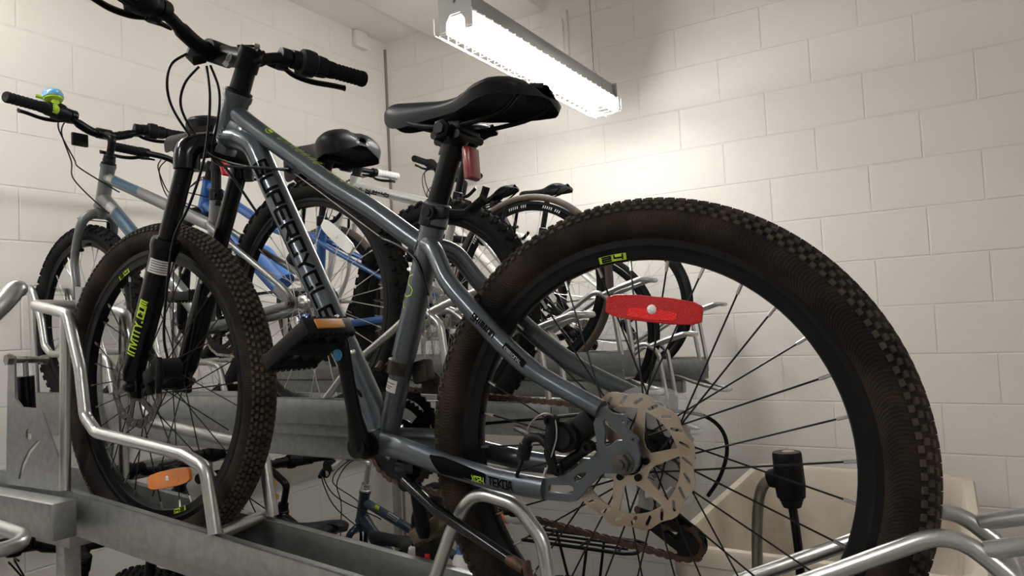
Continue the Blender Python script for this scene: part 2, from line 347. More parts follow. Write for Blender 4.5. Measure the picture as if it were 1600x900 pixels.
# ------------------------------------------------------------------ fluorescent lamps with wire guards
def lamp(x, y0, z, label):
    t = thing('fluorescent_lamp', label, 'lamp', (x, y0, z), group='caged fluorescent lamps')
    L, W = 1.20, .135
    h = MB()
    h.box((0, L/2, .035), (W*.8, L, .07), bev=.004)
    for s in (-1, 1): h.box((s*W*.44, L/2, .006), (.024, L, .008), Euler((0, s*.45, 0)).to_matrix(), bev=.002)
    obj('housing', h, 'lampgrey', t)
    for y in (-.004, L+.004):
        e = MB(); X = M(((1, 0, 0, 0), (0, 0, 1, y), (0, 1, 0, 0), (0, 0, 0, 1)))
        w2 = W/2
        e.plate([(-w2, .075), (-w2, -.055), (-w2+.03, -.055), (-w2+.03, -.02), (-.02, .005), (.02, .005), (w2-.03, -.02), (w2-.03, -.055), (w2, -.055), (w2, .075)], [rotpoly(8, .006, 0, 0, .045)], .004, X)
        obj('end_plate', e, 'lampgrey', t)
    for s in (-1, 1):
        obj('tube', MB().cyl((s*.042, .02, -.032), (s*.042, L-.02, -.032), .019, 16), 'tube', t)
    g = MB(); n = 25
    for i in range(n):
        y = .01+(L-.02)*i/(n-1)
        g.tube([(-W*.56, y, .0), (-W*.58, y, -.056), (-W*.38, y, -.070), (W*.38, y, -.070), (W*.58, y, -.056), (W*.56, y, .0)], .0016, 6)
    for px, pz in ((-.58, -.056), (-.38, -.070), (0, -.070), (.38, -.070), (.58, -.056)):
        g.tube([(W*px, -.02, pz), (W*px, L+.02, pz)], .0018, 6)
    for y in (-.02, L+.02): g.tube([(-W*.58, y, .0), (-W*.58, y, -.056), (W*.58, y, -.056), (W*.58, y, .0)], .0018, 6)
    obj('wire_guard', g, 'wire', t)
    for y in (.10, L-.10):
        k = MB(); top = ZC-z
        k.tube([(-.03, y, .07), (0, y, .13), (.03, y, .07)], .002, 6).cyl((0, y, .13), (0, y, top), .0022, 6)
        obj('hanger', k, 'steel', t)
    return t
lamp(-1.322, 1.90, CAMZ+1.022, 'caged fluorescent lamp glowing white above the saddle of the grey mountain bike')
lamp(-1.335, -1.35, CAMZ+1.015, 'unseen caged fluorescent lamp added outside the picture as fill, in line with the one over the saddle')  # unseen row-mate added to brighten the left wall and the near rail
lamp(-2.3, -.35, CAMZ+1.5, 'unseen caged fluorescent lamp added outside the picture as fill, high beside the left wall')  # added fill for the left wall and rack, never in view
lamp(2.3, -1.0, CAMZ+1.35, 'unseen caged fluorescent lamp added outside the picture as fill, far to the right of the rack')  # unseen fixture added as general fill from the right
# ------------------------------------------------------------------ bicycle parts
def tyre_mb(R, rt, Ro, knobs, kh, rows):
    Rc = R-kh-rt; prof = []
    a0 = math.acos(max(-1, min(1, -math.sqrt(max(0, rt*rt-.011**2))/rt)))
    for i in range(19):
        a = -a0+2*a0*i/18; prof.append((Rc+rt*math.cos(a), rt*1.02*math.sin(a)))
    mb = MB().lathe(prof, 80, caps=False)
    for ri, (psi, ln, wd, ph) in enumerate(rows):
        for k in range(knobs):
            th = 2*PI*(k+ph)/knobs
            for sg in ((1, -1) if psi else (1,)):
                t2 = th+(PI/knobs if sg < 0 else 0)
                er = V((math.cos(t2), 0, math.sin(t2))); et = V((-math.sin(t2), 0, math.cos(t2))); ey = V((0, 1, 0))
                n = er*math.cos(psi)+ey*(sg*math.sin(psi)); b = er*(-math.sin(psi))+ey*(sg*math.cos(psi))
                c = er*Rc+n*(rt-.001); h = kh+.001; q = .8
                vs = [c+et*(x*ln/2)+b*(y*wd/2) for x, y in ((-1, -1), (1, -1), (1, 1), (-1, 1))]
                vs += [c+n*h+et*(x*ln/2*q)+b*(y*wd/2*q) for x, y in ((-1, -1), (1, -1), (1, 1), (-1, 1))]
                mb.add(vs, [(4, 5, 6, 7), (0, 1, 5, 4), (1, 2, 6, 5), (2, 3, 7, 6), (3, 0, 4, 7)], 1)
    return mb
KNOB = [(.22, .011, .008, 0), (.62, .012, .008, .25), (1.02, .010, .009, 0)]
CACHE = {}
def cached(key, fn):
    if key not in CACHE: CACHE[key] = fn()
    return CACHE[key]
def reflector_mb(L, W, t, c, ang, y):
    # long wheel reflector: boat-shaped lens with raised border
    o = [(-L/2, -W*.28), (-L*.42, -W*.42), (-L*.2, -W*.5), (L*.2, -W*.5), (L*.42, -W*.42), (L/2, -W*.28), (L/2, W*.28), (L*.42, W*.42), (L*.2, W*.5), (-L*.2, W*.5), (-L*.42, W*.42), (-L/2, W*.28)]
    rot = M.Rotation(ang, 4, 'Z')
    m = XZ(y) @ M.Translation((c[0], c[1], 0)) @ rot
    mb = MB().plate(o, [], t, m, bev=.0012)
    mb.plate([(x*.52, z*.42-W*.2) for x, z in o], [], t+.0018, m, mi=1); mb.plate([(x*.48-L*.70*0, z*.36+W*.18) for x, z in o], [], t+.0012, m); mb.ball(m @ V((0, 0, -t/2-.001)), (.006, .002, .006), 10, mi=2)
    return mb
def wheel(parent, name, loc, S, front, refl=None):
    R, rt, Ro, Ri, ns = S['R'], S['rt'], S['Ro'], S['Ri'], S.get('nsp', 32)
    w = S.get('rimw', .0125); key = (R, rt, Ro, Ri)
    rim = cached(('rim',)+key+(S['rim'],), lambda: MB().lathe([(Ro-.009, -w*.8), (Ro, -w*.8), (Ro, -w), (Ro-.011, -w), (Ro-.0125, -w+.0012), (Ri+.009, -w*.86), (Ri+.002, -w*.74), (Ri, -w*.4), (Ri, w*.4), (Ri+.002, w*.74), (Ri+.009, w*.86), (Ro-.0125, w-.0012), (Ro-.011, w), (Ro, w), (Ro, w*.8), (Ro-.009, w*.8)], 96, closed=True).mesh('rim', S['rim']))
    wo = obj(name, rim, None, parent, loc=loc, rot=(0, S.get('spin', .35) if front else S.get('spin2', .1), 0))
    ty = cached(('tyre',)+key+(S['tyre'],), lambda: tyre_mb(R, rt, Ro, S['knobs'], S['kh'], S.get('rows', KNOB) if S['knobs'] else []).mesh('tyre', [S['tyre'], S.get('treadmat', S['tyre'])]))
    obj('tyre', ty, None, wo)
    hw = .036 if front else .033
    def hub():
        m = MB(); fl = .021
        m.lathe([(.004, -.072 if not front else -.056), (.0048, -.05), (.010, -hw-.012), (.014, -hw-.003), (fl, -hw), (fl, -hw+.003), (.012, -hw+.006), (.0105, 0), (.012, hw-.006), (fl, hw-.003), (fl, hw), (.014, hw+.003), (.010, hw+.012), (.0048, .05), (.004, .072 if not front else .056)], 24)
        return m.mesh('hub', S.get('hub', 'black'))
    obj('hub', cached(('hub', front, S.get('hub')), hub), None, wo)
    for k in range(ns):
        side = 1 if k % 2 else -1; lead = 1 if (k//2) % 2 else -1
        def sp():
            m = MB(); a = lead*1.15
            p = V((.0195*math.cos(a), side*hw, .0195*math.sin(a))); q = V((Ri+.001, side*.003, 0)); d = (q-p).normalized()
            m.tube([p, q-d*.002], S.get('spr', .0011), 6, mi=0); m.tube([q-d*.014, q], .0021, 6, mi=1); return m.mesh('spoke', [S['spoke'], 'spoke2'])
        obj('spoke', cached(('spoke', Ri, front, side, lead, S['spoke']), sp), None, wo, rot=(0, -2*PI*(k+.5)/ns, 0))
    if refl:
        ma, th, rr, tilt, L, W = refl        # material, polar angle in the wheel, radius, tilt, size
        obj('wheel_reflector', reflector_mb(L, W, .007, (rr*math.cos(th), rr*math.sin(th)), tilt, .012), [ma, 'redlit' if ma == 'red' else ma, 'clear'], wo)
    if S.get('disc'):
        def rot():
            m = MB(); rr = .078; yy = .0475 if front else .0505
            outer = []
            for i in range(72): a = 2*PI*i/72; q = rr*(1+.028*math.cos(12*a)); outer.append((q*math.cos(a), q*math.sin(a)))
            holes = []
            for k in range(6):
                a0 = 2*PI*k/6+.09; a1 = 2*PI*(k+1)/6-.06
                holes.append([(.0612*math.cos(a), .0612*math.sin(a)) for a in (a0+(a1-a0)*j/6 for j in range(7))]+[(.029*math.cos(a1-.05), .029*math.sin(a1-.05)), (.027*math.cos((a0+a1)/2+.1), .027*math.sin((a0+a1)/2+.1)), (.031*math.cos(a0+.30), .031*math.sin(a0+.30))])
            for k in range(24):
                a = 2*PI*(k+.5)/24; r0, r1 = .0650+.0015*(k % 2), .0735
                holes.append(slot(r0*math.cos(a), r0*math.sin(a), r1*math.cos(a+.10), r1*math.sin(a+.10), .0019, 3))
            holes.append(rotpoly(20, .0175))
            m.plate(outer, holes, .0018, XZ(yy)); return m.mesh('brake_disc', S.get('discmat', 'rotor') if not front else S.get('discfront', 'darksteel'), 30)
        ro = obj('brake_disc', cached(('disc', front, S.get('discmat')), rot), None, wo, rot=(0, .3, 0))
        b = MB(); yy = .0475 if front else .0505
        for k in range(6):
            a = 2*PI*k/6+.2; b.cyl((.022*math.cos(a), yy, .022*math.sin(a)), (.022*math.cos(a), yy+.005, .022*math.sin(a)), .0042, 10)
        b.lathe([(.0185, hw), (.0255, yy-.001), (.0255, yy-.003)], 20)
        if S.get('hero') and not front: b.text('160', .009, XZ(yy+.0014, -1) @ M.Translation((.026, -.022, 0)) @ M.Rotation(.9, 4, 'Z'))
        obj('disc_bolts', b, 'black', ro)
    if not front:
        def cas():
            m = MB()
            for i in range(7):
                r0 = .052-.0042*i; y = -.0365-.0042*i; pts = []
                nt = 14+2*(7-i)
                for j in range(nt*2): a = PI*j/nt; q = r0+(.002 if j % 2 else -.002); pts.append((q*math.cos(a), q*math.sin(a)))
                m.plate(pts, [rotpoly(12, .012)], .0022, XZ(y))
            m.cyl((0, -.034, 0), (0, -.064, 0), .016, 16); return m.mesh('cassette', S.get('cas', 'steel'), 30)
        obj('cassette', cached(('cas', S.get('cas')), cas), None, wo)
        if S.get('pie'): obj('spoke_guard', MB().lathe([(.024, -.0335), (.078, -.0335), (.079, -.0325), (.078, -.0315), (.024, -.0315)], 48, closed=True), 'pie', wo)
    return wo
def saddle(parent, c, tilt=0., k=1., kw=1., ma='vinyl', notch=1., rails=True, thick=1., shift=0., basemat='base'):
    # c = rail clamp point below the saddle; nose towards +x
    W = [(0, .012), (.006, .034), (.03, .058), (.08, .071), (.16, .076), (.26, .068), (.36, .050), (.46, .033), (.58, .024), (.72, .020), (.86, .0175), (.94, .0145), (.985, .0085), (1, .002)]
    def hw(t):
        for (a, p), (b, q) in zip(W[:-1], W[1:]):
            if a <= t <= b: u = (t-a)/(b-a); u = u*u*(3-2*u)*.5+u*.5; return (p+(q-p)*u)*k*kw
        return .002
    L = .275*k; nx, na = 30, 22; rt = Euler((0, -tilt, 0)).to_matrix()
    def prof(t):
        top = (.050+.014*math.cos(PI*min(1, t/.55))*.5+.007*max(0, t-.6)/.4)*k
        dep = (.031-.004*math.exp(-((t-.5)/.18)**2)+.010*math.exp(-((t-.88)/.16)**2))*k*thick
        u = 0
        if t > .90: u = (t-.90)/.10
        elif t < .10: u = (.10-t)/.10
        if u:
            e = math.sqrt(max(0, 1-min(1, u)**2*.985)); top -= dep*.45*(1-e); dep = max(.002, dep*e)
        return top, dep
    def build(inner):
        m = MB(); vs = []
        for i in range(nx+1):
            t = .5-.5*math.cos(PI*i/nx)
            h = hw(t); top, dep = prof(t); x0 = -.115*k+shift+L*t
            for j in range(na):
                if not inner:
                    a = -PI*.62+2*PI*.62*j/(na-1); s = math.sin(a); y = h*(s if abs(a) < PI/2 else math.copysign(1-.10*(abs(a)-PI/2)/(.12*PI), s))
                    z = top-dep*.55*(1-math.cos(a)) if abs(a) < PI/2 else top-dep*.55-dep*.45*(abs(a)-PI/2)/(.12*PI)
                else:
                    s = -1+2*j/(na-1); y = h*.93*s; z = top-dep*.88+(.012*k*(1-s*s) if t < .5 else .004*k*(1-s*s))
                s_ = y/max(h, 1e-6)
                ch = notch*math.exp(-(s_/.22)**2)*max(0, 1-t/.62)
                if not inner: z -= .011*k*ch
                x = x0+(.030*k*notch*math.exp(-(s_/.30)**2)*max(0, 1-t/.25)**2)
                if t < .2: z -= .010*k*(1-t/.2)**2*(0 if inner else 1)
                vs.append(V((c[0], c[1], c[2]))+rt @ V((x, y, z)))
        fs = []
        for i in range(nx):
            for j in range(na-1): fs.append((i*na+j, i*na+j+1, (i+1)*na+j+1, (i+1)*na+j))
        if not inner:
            fs.append(tuple(range(na))) ; fs.append(tuple(nx*na+j for j in range(na-1, -1, -1)))
        return m.add(vs, fs)
    s = obj('saddle', build(False), ma, parent)
    obj('saddle_base', build(True), basemat, s)
    if rails:
        m = MB(); P = lambda x, y, z: V(c)+rt @ V((x*k+(shift if abs(x) > .04 else 0), y*k, z*k))
        for q in (-1, 1):
            m.tube(curve([P(.135, q*.008, .030), P(.10, q*.016, .012), P(.05, q*.022, .002), P(-.03, q*.022, .002), P(-.065, q*.030, .012), P(-.095, q*.042, .028)], 5), .0036, 8)
        m.box(P(.0, 0, .0), (.045*k, .052*k, .016*k), rt, bev=.004)
        m.cyl(P(.0, -.036, -.006), P(.0, .040, -.006), .0075, 12); m.lathe([(.0, .034), (.014, .034), (.014, .041), (.009, .043), (.009, .047), (0, .047)], 6, P(.0, 0, -.006)); m.lathe([(.0, -.034), (.014, -.034), (.014, -.041), (0, -.041)], 6, P(.0, 0, -.006))
        for q in (-.024, .024): m.tube([P(q*.8, -.03, -.012), P(q*.8, .03, -.012)], .006, 10)
        obj('saddle_rails', m, 'black', s)
    return s
def pedal(parent, c, rot, ma='plastic', out=1, refl='amber'):
    # platform pedal; c = end of the crank, out = +1 left / -1 right
    rt = Euler((0, rot, 0)).to_matrix(); P = lambda x, y, z: V(c)+rt @ V((x, y*out, z)); m = MB(); R3 = rt
    m.tube([P(0, 0, 0), P(0, .022, 0), P(0, .10, 0)], [.008, .0115, .010], 12)
    m.box(P(0, .058, 0), (.030, .078, .020), R3, bev=.004)
    for x in (-.043, .043):
        m.box(P(x, .060, 0), (.008, .088, .024), R3, bev=.002)
        for q in range(9):
            for z in (-.013, .013): m.box(P(x, .022+q*.0095, z), (.006, .0045, .004), R3)
    for y in (.018, .100): m.box(P(0, y, 0), (.088, .008, .022), R3, bev=.003)
    for y in (.04, .08): m.box(P(0, y, 0), (.084, .006, .016), R3, bev=.001)
    p = obj('pedal', m, ma, parent)
    if refl:
        for x in (-.0475, .0475): obj('pedal_reflector', MB().box(P(x, .060, .002), (.004, .050, .014), R3, bev=.001), refl, p)
    return p
def grip_set(parent, path, S, side, twist=True, lever=True):
    # path: bar half from the stem outwards; grips, shifter, brake lever along its last part
    end = path[-1]; d = (path[-1]-path[-4]).normalized()
    gl = S.get('grip', .125); a = end-d*gl
    q = V((1, 0, 0)); q = (q-d*q.dot(d)).normalized(); dn = V((.86, 0, -.50)); dn = (dn-d*dn.dot(d)).normalized()
    m = MB(); r = .0158
    prof = [(.004, gl), (r*.9, gl), (r*1.06, gl-.004), (r*1.06, gl-.012)]
    n = 14
    for i in range(n): t = gl-.014-(gl-.028)*i/n; prof += [(r, t), (r*(1.06 if i % 2 else .98), t-.002)]
    prof += [(r*1.12, .008), (r*1.12, .001), (.0125, 0)]
    obj('grip', m.lathe(prof, 20, a, d), S.get('gripmat', 'rubber'), parent)
    b = a
    if twist:
        m = MB(); s0 = -.078
        m.lathe([(.0135, .0), (.019, -.002), (.0205, -.02), (.0215, -.026), (.026, -.03), (.0275, -.045), (.0255, -.056), (.019, -.060), (.0185, -.076), (.0125, -.078)], 24, a, d)
        m.box(a-d*.046+dn*.020-q*.006, (.026, .030, .022), bev=.005)
        for i in range(16):
            t = 2*PI*i/16; e = q*math.cos(t)+d.cross(q)*math.sin(t); m.cyl(a-d*.004+e*.0192, a-d*.022+e*.0205, .0016, 5)
        obj('gear_shifter', m, 'plastic', parent); b = a-d*.080
    if lever:
        m = MB()
        m.lathe([(.0125, 0), (.0175, -.001), (.0175, -.020), (.0125, -.021)], 16, b, d)
        piv = b-d*.012+dn*.026
        m.box(b-d*.010+dn*.018, (.020, .022, .024), bev=.004)
        m.tube([piv+d*-.022, piv, piv+d*.016], [.0055, .0085, .007], 10)
        m.tube([piv-d*.05, piv-d*.02], [.0035, .005], 8)
        lv = curve([piv+d*.010, piv+d*.035+dn*.012, piv+d*.075+dn*.017, piv+d*.125+dn*.012, piv+d*.150+dn*.011], 4)
        m.tube(lv, [(.0045, .0075) for _ in lv[:-1]]+[(.006, .008)], 10, up=dn)
        obj('brake_lever', m, S.get('levermat', 'black'), parent)
def handlebar(parent, c, S):
    # c = bar clamp; returns the bar object
    hw, rise, sw = S.get('hw', .30), S.get('rise', .03), S.get('sweep', .06); c = V(c)
    o = MB(); halves = []
    for s in (1, -1):
        p = curve([c, c+V((0, s*.035, 0)), c+V((-sw*.12, s*.075, rise*.35)), c+V((-sw*.32, s*.125, rise*.92)), c+V((-sw*.52, s*.18, rise)), c+V((-sw, s*hw, rise+S.get('droop', 0)))], 6)
        halves.append(p); rr = [.0157 if i < 5 else (.0140 if i < 14 else .0111) for i in range(len(p))]
        o.tube(p, rr, 14)
    b = obj('handlebar', o, S.get('barmat', 'black'), parent)
    for s, p in zip((1, -1), halves): grip_set(b, p, S, s, S.get('twist', True), S.get('lever', True))
    return b
def cable(parent, pts, r=.0023, ma='black', k=8): return obj('cable', MB().tube(curve(pts, k), r, 8), ma, parent)
def chain_mb(path, closed=True, pitch=.0127, y=0.):
    # resample a path in the x-z plane at half pitch and lay figure-of-eight link plates
    P = [V((p[0], y, p[1])) for p in path]; P = P+[P[0]] if closed else P
    pts = [P[0]]; acc = 0
    for a, b in zip(P[:-1], P[1:]):
        L = (b-a).length; t = pitch-acc
        while t <= L: pts.append(a+(b-a)*(t/L)); t += pitch
        acc = (acc+L) % pitch
    m = MB()
    for i, (a, b) in enumerate(zip(pts[:-1], pts[1:])):
        d = (b-a).normalized(); n = V((-d.z, 0, d.x)); yy = (.0032 if i % 2 else .0021)
        for s in (-1, 1):
            o = []
            for t, q in ((-.004, .0), (-.0028, .0036), (.002, .0042), (.0064, .0026), (.0107, .0042), (.0155, .0036), (.0167, 0), (.0155, -.0036), (.0107, -.0042), (.0064, -.0026), (.002, -.0042), (-.0028, -.0036)): o.append(a+d*t+n*q+V((0, s*yy, 0)))
            u = [p+V((0, s*.0011, 0)) for p in o]; N = len(o)
            m.add(o+u, [tuple(range(N)), tuple(range(2*N-1, N-1, -1))]+[(j, (j+1) % N, (j+1) % N+N, j+N) for j in range(N)])
        m.cyl(a+V((0, -.0042, 0)), a+V((0, .0042, 0)), .0020, 6)
    return m
def crankset(parent, bb, S, ang, R):
    # ang: direction of the left crank arm in the x-z plane
    L = S.get('crank', .155); b = V((bb[0], 0, bb[1]+R)); dl = V((math.cos(ang), 0, math.sin(ang)))
    ax = MB().cyl(b+V((0, -.055, 0)), b+V((0, .056, 0)), .0085, 14)
    for s in (-1, 1): ax.lathe([(.010, s*.043), (.0205, s*.043), (.0205, s*.034), (.0175, s*.033)], 24, b)
    axle = obj('crank_axle', ax, 'black', parent)
    for s, d in ((1, dl), (-1, -dl)):
        m = MB(); y0, y1 = s*.052, s*.078
        p0, p1 = b+V((0, y0, 0)), b+d*L+V((0, y1, 0)); pts = [p0+(p1-p0)*t for t in (0, .12, .3, .6, .88, 1)]
        pts = [p0-d*.012]+pts+[p1+d*.012]
        m.tube(pts, [(.012, .008), (.0185, .012), (.0165, .012), (.0125, .0085), (.012, .0075), (.0135, .008), (.0145, .008), (.010, .007)], 16, up=d.cross(V((0, 1, 0))))
        m.cyl(p0-V((0, s*.012, 0)), p0+V((0, s*.010, 0)), .0165, 20)
        a = obj('crank_arm', m, S.get('crankmat', 'black'), parent)
        k = MB().lathe([(0, s*.0125), (.007, s*.0125), (.0085, s*.011), (.0085, s*.008)], 6, p0); obj('crank_bolt', k, S.get('boltmat', 'black'), a)
        if s > 0 and S.get('sticker'): obj('round_sticker', MB().cyl(p1-d*.018+V((0, .0075, 0)), p1-d*.018+V((0, .0088, 0)), .0085, 20), 'bellblue', a, 'round pale blue sticker')
        pedal(parent, p1+d*.0, S.get('pedrot', 0), 'plastic' if s > 0 or not S.get('hero') else 'olive', s, S.get('pedrefl', 'ambdull'))
    rr = S.get('ring', .084); m = MB(); nt = S.get('teeth', 42)
    for q, (r0, y) in enumerate(((rr, -.045), (rr*.78, -.039))):
        pts = []
        for j in range(nt*2): a = PI*j/nt; z = r0+(.0026 if j % 2 else -.0016); pts.append((z*math.cos(a), z*math.sin(a)))
        holes = [[(r0*.80*math.cos(a), r0*.80*math.sin(a)) for a in (2*PI*k/5+.2+.85*j/6 for j in range(7))]+[(r0*.36*math.cos(a), r0*.36*math.sin(a)) for a in (2*PI*k/5+.2+.85*(6-j)/6 for j in range(7))] for k in range(5)]
        m.plate(pts, holes, .0028, XZ(y) @ M.Translation((b.x, b.z, 0)))
    obj('chainring', m, S.get('ringmat', 'black'), parent)
    return axle
# ------------------------------------------------------------------ a whole bicycle
def front_end(root, S, objs0):
    # turn fork, wheel, stem and bar together about the steering axis
    if not S.get('steer'):
        for o in root.children:
            if o.get('front'): del o['front']
        return
    R = S['R']; p = V((S['ht1'][0], 0, S['ht1'][1]+R)); d = (V((S['ht0'][0], 0, S['ht0'][1]+R))-p).normalized()
    X = M.Translation(p) @ M.Rotation(S['steer'], 4, d) @ M.Translation(-p)
    for o in list(root.children):
        if o.get('front'): o.matrix_local = X @ o.matrix_basis; del o['front']
def bike(name, label, S, loc=None, mx=None, group=None):
    root = thing(name, label, 'bicycle', loc or (0, 0, 0), mx, group, PI+S.get('yaw', 0)); R = S['R']
    P = lambda x, z, y=0.: V((x, y, z+R))
    bb, st, h0, h1, wb = P(*S['bb']), P(*S['st']), P(*S['ht0']), P(*S['ht1']), S['wb']
    hd = (h0-h1).normalized()
    # ---- frame
    m = MB(); rt_, rd, rs, rh = S.get('rtt', .0175), S.get('rdt', .021), S.get('rst', .0165), S.get('rht', .0215)
    m.lathe([(rh*.98, -.002), (rh*1.12, 0), (rh*1.12, .008), (rh, .014), (rh, (h0-h1).length-.014), (rh*1.12, (h0-h1).length-.008), (rh*1.12, (h0-h1).length), (rh*.98, (h0-h1).length+.002)], 24, h1, hd)
    m.lathe([(.014, -.036), (.0205, -.036), (.0205, .036), (.014, .036)], 24, bb)
    tt = [P(*q) for q in S['tt']]; dt = [P(*q) for q in S['dt']]
    m.tube(curve(tt, 5) if len(tt) > 2 else tt, rt_ if not S.get('ttr') else S['ttr'], 18, up=(0, 0, 1) if S.get('ttr') else None)
    m.tube(curve(dt, 5) if len(dt) > 2 else dt, rd, 20, up=(1, 0, 0))
    sdir = (st-bb).normalized()
    if not S.get('hero'): m.tube([bb, st], rs, 18)
    ss = P(*S['ss']); e = .066
    for s in (1, -1):
        if S.get('sspath'): sp_ = [P(x, z, s*y) for x, z, y in S['sspath']]
        else: sp_ = [ss+V((0, s*.012, 0)), ss+V((-.025, s*.03, -.02)), P(.04, .045, s*(e-.004)), P(.006, .006, s*e)]
        q = curve(sp_, 6); m.tube(q, [S.get('rss', .0085)*(1 if i < len(q)*.8 else .9) for i in range(len(q))], 14)
        if S.get('cspath'): cp = [P(x, z, s*y) for x, z, y in S['cspath']]
        else: cp = [bb+V((-.01, s*.024, 0)), bb+V((-.09, s*.034, .004)), P(.05, -.008, s*(e-.004)), P(.006, -.002, s*e)]
        q = curve(cp, 6); rc = S.get('rcs', .0105)
        m.tube(q, [(rc*1.25*(1-.25*i/len(q)), rc*(1-.15*i/len(q))) for i in range(len(q))] if not S.get('rcsz') else [(S['rcsz']*(1-.22*i/len(q)), S['rcsy']) for i in range(len(q))], 16, up=(0, 0, 1))
        if not S.get('hero'):
            m.plate([(-.018, -.014), (-.02, .012), (.0, .022), (.055, .050), (.062, .036), (.03, .006), (.066, -.004), (.066, -.016), (.01, -.020)], [], .005, XZ(s*e) @ M.Translation((0, R, 0)))
    if S.get('addframe'): S['addframe'](m, P)
    frame = obj('frame', m, S['frame'], root)
    if S.get('extra'): S['extra'](frame, P)
    # ---- fork
    m = MB(); off = S.get('legy', .052); hub = P(wb, 0); cr = h1-hd*.022; fm = S.get('forkmat', S['frame'])
    if S.get('fork', 'rigid') == 'rigid':
        cr = h1-hd*.022
        m.tube([h1, cr-hd*.012], [.021, .018], 16)
        for s in (1, -1):
            q = curve([cr, cr+V((.004, s*.030, -.004)), cr+V((.016, s*off*1.02, -.036)), cr-hd*.15+V((.006, s*(off+.004), 0)), hub+(cr-hub)*.28+V((-.022, s*(off+.004), 0)), hub+V((0, s*off, 0))], 6)
            m.tube(q, [(.0165-.0085*(i/len(q))**1.3, .0125-.0045*i/len(q)) for i in range(len(q))], 14)
            m.box(hub+V((0, s*off, 0)), (.026, .006, .034), bev=.003)
        fk = obj('fork', m, fm, root)
    else:
        ctop, leg = P(*S['crown']), hub+V((S.get('legx', -.0), 0, .012)); ld = (leg-ctop).normalized()
        up = -ld
        # crown bridge
        kx = ctop+up*.014
        br = curve([kx+V((0, off+.003, -.030)), kx+V((0, off, .004)), kx+V((-.006, off*.55, .018)), kx+V((-.012, 0, .022)), kx+V((-.006, -off*.55, .018)), kx+V((0, -off, .004)), kx+V((0, -off-.003, -.030))], 5)
        m.tube(br, [(.021, .023)]*len(br), 16, up=(1, 0, 0))
        m.tube([h1, kx+V((-.014, 0, .01))], .0215, 18)
        for s in (1, -1): m.tube([ctop+V((0, s*off, 0)), ctop+ld*S['stan']+V((0, s*off, 0))], .0155, 20)
        fk = obj('fork', m, fm, root)
        for s in (1, -1):
            k = MB(); a = ctop+ld*(S['stan']-.012)+V((0, s*off, 0)); L = (leg-a).length*1.0; L = (V((leg.x, s*off, leg.z))-a).length
            k.lathe([(.0165, -.006), (.0235, -.006), (.0255, .002), (.0255, .012), (.0225, .022), (.0215, .05), (.0210, L*.7), (.0195, L-.02), (.015, L), (0, L+.002)], 24, a, ld)
            k.box(hub+V((-.002, s*(off-.002), .0)), (.028, .012, .044), bev=.004)
            if S.get('hero'): k.tube([a+ld*.04+V((.012, s*.0, 0)), a+ld*.11+V((.012, 0, 0))], .009, 8)
            lo = obj('fork_lower', k, S.get('lowmat', fm), fk)
            if S.get('lowdecal') and s > 0: S['lowdecal'](lo, a, ld, L, off)
        # brace arch in front of the tyre
        q = [ctop+ld*(S['stan']+.004)+V((.012, off, 0)), ctop+ld*(S['stan']-.012)+V((.036, off*.85, 0)), ctop+ld*(S['stan']-.03)+V((.048, 0, 0)), ctop+ld*(S['stan']-.012)+V((.036, -off*.85, 0)), ctop+ld*(S['stan']+.004)+V((.012, -off, 0))]
        obj('fork_brace', MB().tube(curve(q, 5), [(.012, .008)]*21, 12, up=ld), S.get('lowmat', fm), fk)
    axl = MB().cyl(hub+V((0, -off-.016, 0)), hub+V((0, off+.016, 0)), .0048, 10)
    for s in (-1, 1): axl.lathe([(0, s*(off+.018)), (.006, s*(off+.017)), (.0105, s*(off+.010)), (.0105, s*(off+.004))], 12, hub)
    obj('axle', axl, 'black', fk)
    fw = wheel(root, 'front_wheel', (wb, 0, R), S, True, S.get('frefl'))
    rw = wheel(root, 'rear_wheel', (0, 0, R), S, False, S.get('rrefl'))
    # ---- stem and bar
    bc = P(*S['bar']); sp0 = h0+hd*S.get('spacer', .03)
    m = MB(); m.lathe([(rh*1.05, 0), (rh*1.05, .006), (.0185, .008), (.0178, S.get('spacer', .03))], 20, h0, hd)
    if S.get('stem', 'ahead') == 'ahead':
        m.lathe([(.0195, 0), (.0205, .002), (.0205, .040), (.018, .043), (0, .044)], 20, sp0, hd)
        m.tube([sp0+hd*.02, sp0+hd*.021+(bc-sp0-hd*.02)*.35, bc-(bc-sp0).normalized()*.012], [(.020, .0195), (.0185, .018), (.019, .020)], 16, up=hd)
        m.tube([bc+V((0, -.024, 0)), bc+V((0, .024, 0))], .0205, 18)
        for y in (-.014, .014):
            for z in (-.011, .015): m.cyl(sp0+hd*(.015 if z < 0 else .031)+V((-.019, y*.0+.0, 0))+V((-.004, y*.3, 0)), sp0+hd*(.015 if z < 0 else .031)+V((-.030, y*.3, 0)), .0042, 8)
    else:
        top = h0+hd*S.get('quill', .10)
        q = curve([h0, top-hd*.03, top-hd*.004+(bc-top)*.06, top+(bc-top)*.4, bc], 5)
        m.tube(q, [.0115 if i < 8 else .0125 for i in range(len(q))], 14)
        m.tube([bc+V((0, -.022, 0)), bc+V((0, .022, 0))], .0175, 16); m.lathe([(.017, -.004), (.019, 0), (.019, .018), (.014, .026), (.012, .03)], 18, h0, hd)
    stm = obj('stem', m, S.get('stemmat', 'black'), root)
    hb = handlebar(root, bc, S)
    for o in (fk, fw, stm, hb): o['front'] = 1
    # ---- seat
    sc_ = P(*S['sad']); pd = (sc_-st).normalized()
    m = MB(); m.lathe([(rs*1.0, -.034), (rs*1.16, -.033), (rs*1.16, -.003), (rs*.95, 0)], 20, st, pd if not S.get('hero') else sdir)
    col = obj('seat_clamp', m, S.get('clampmat', 'black'), root)
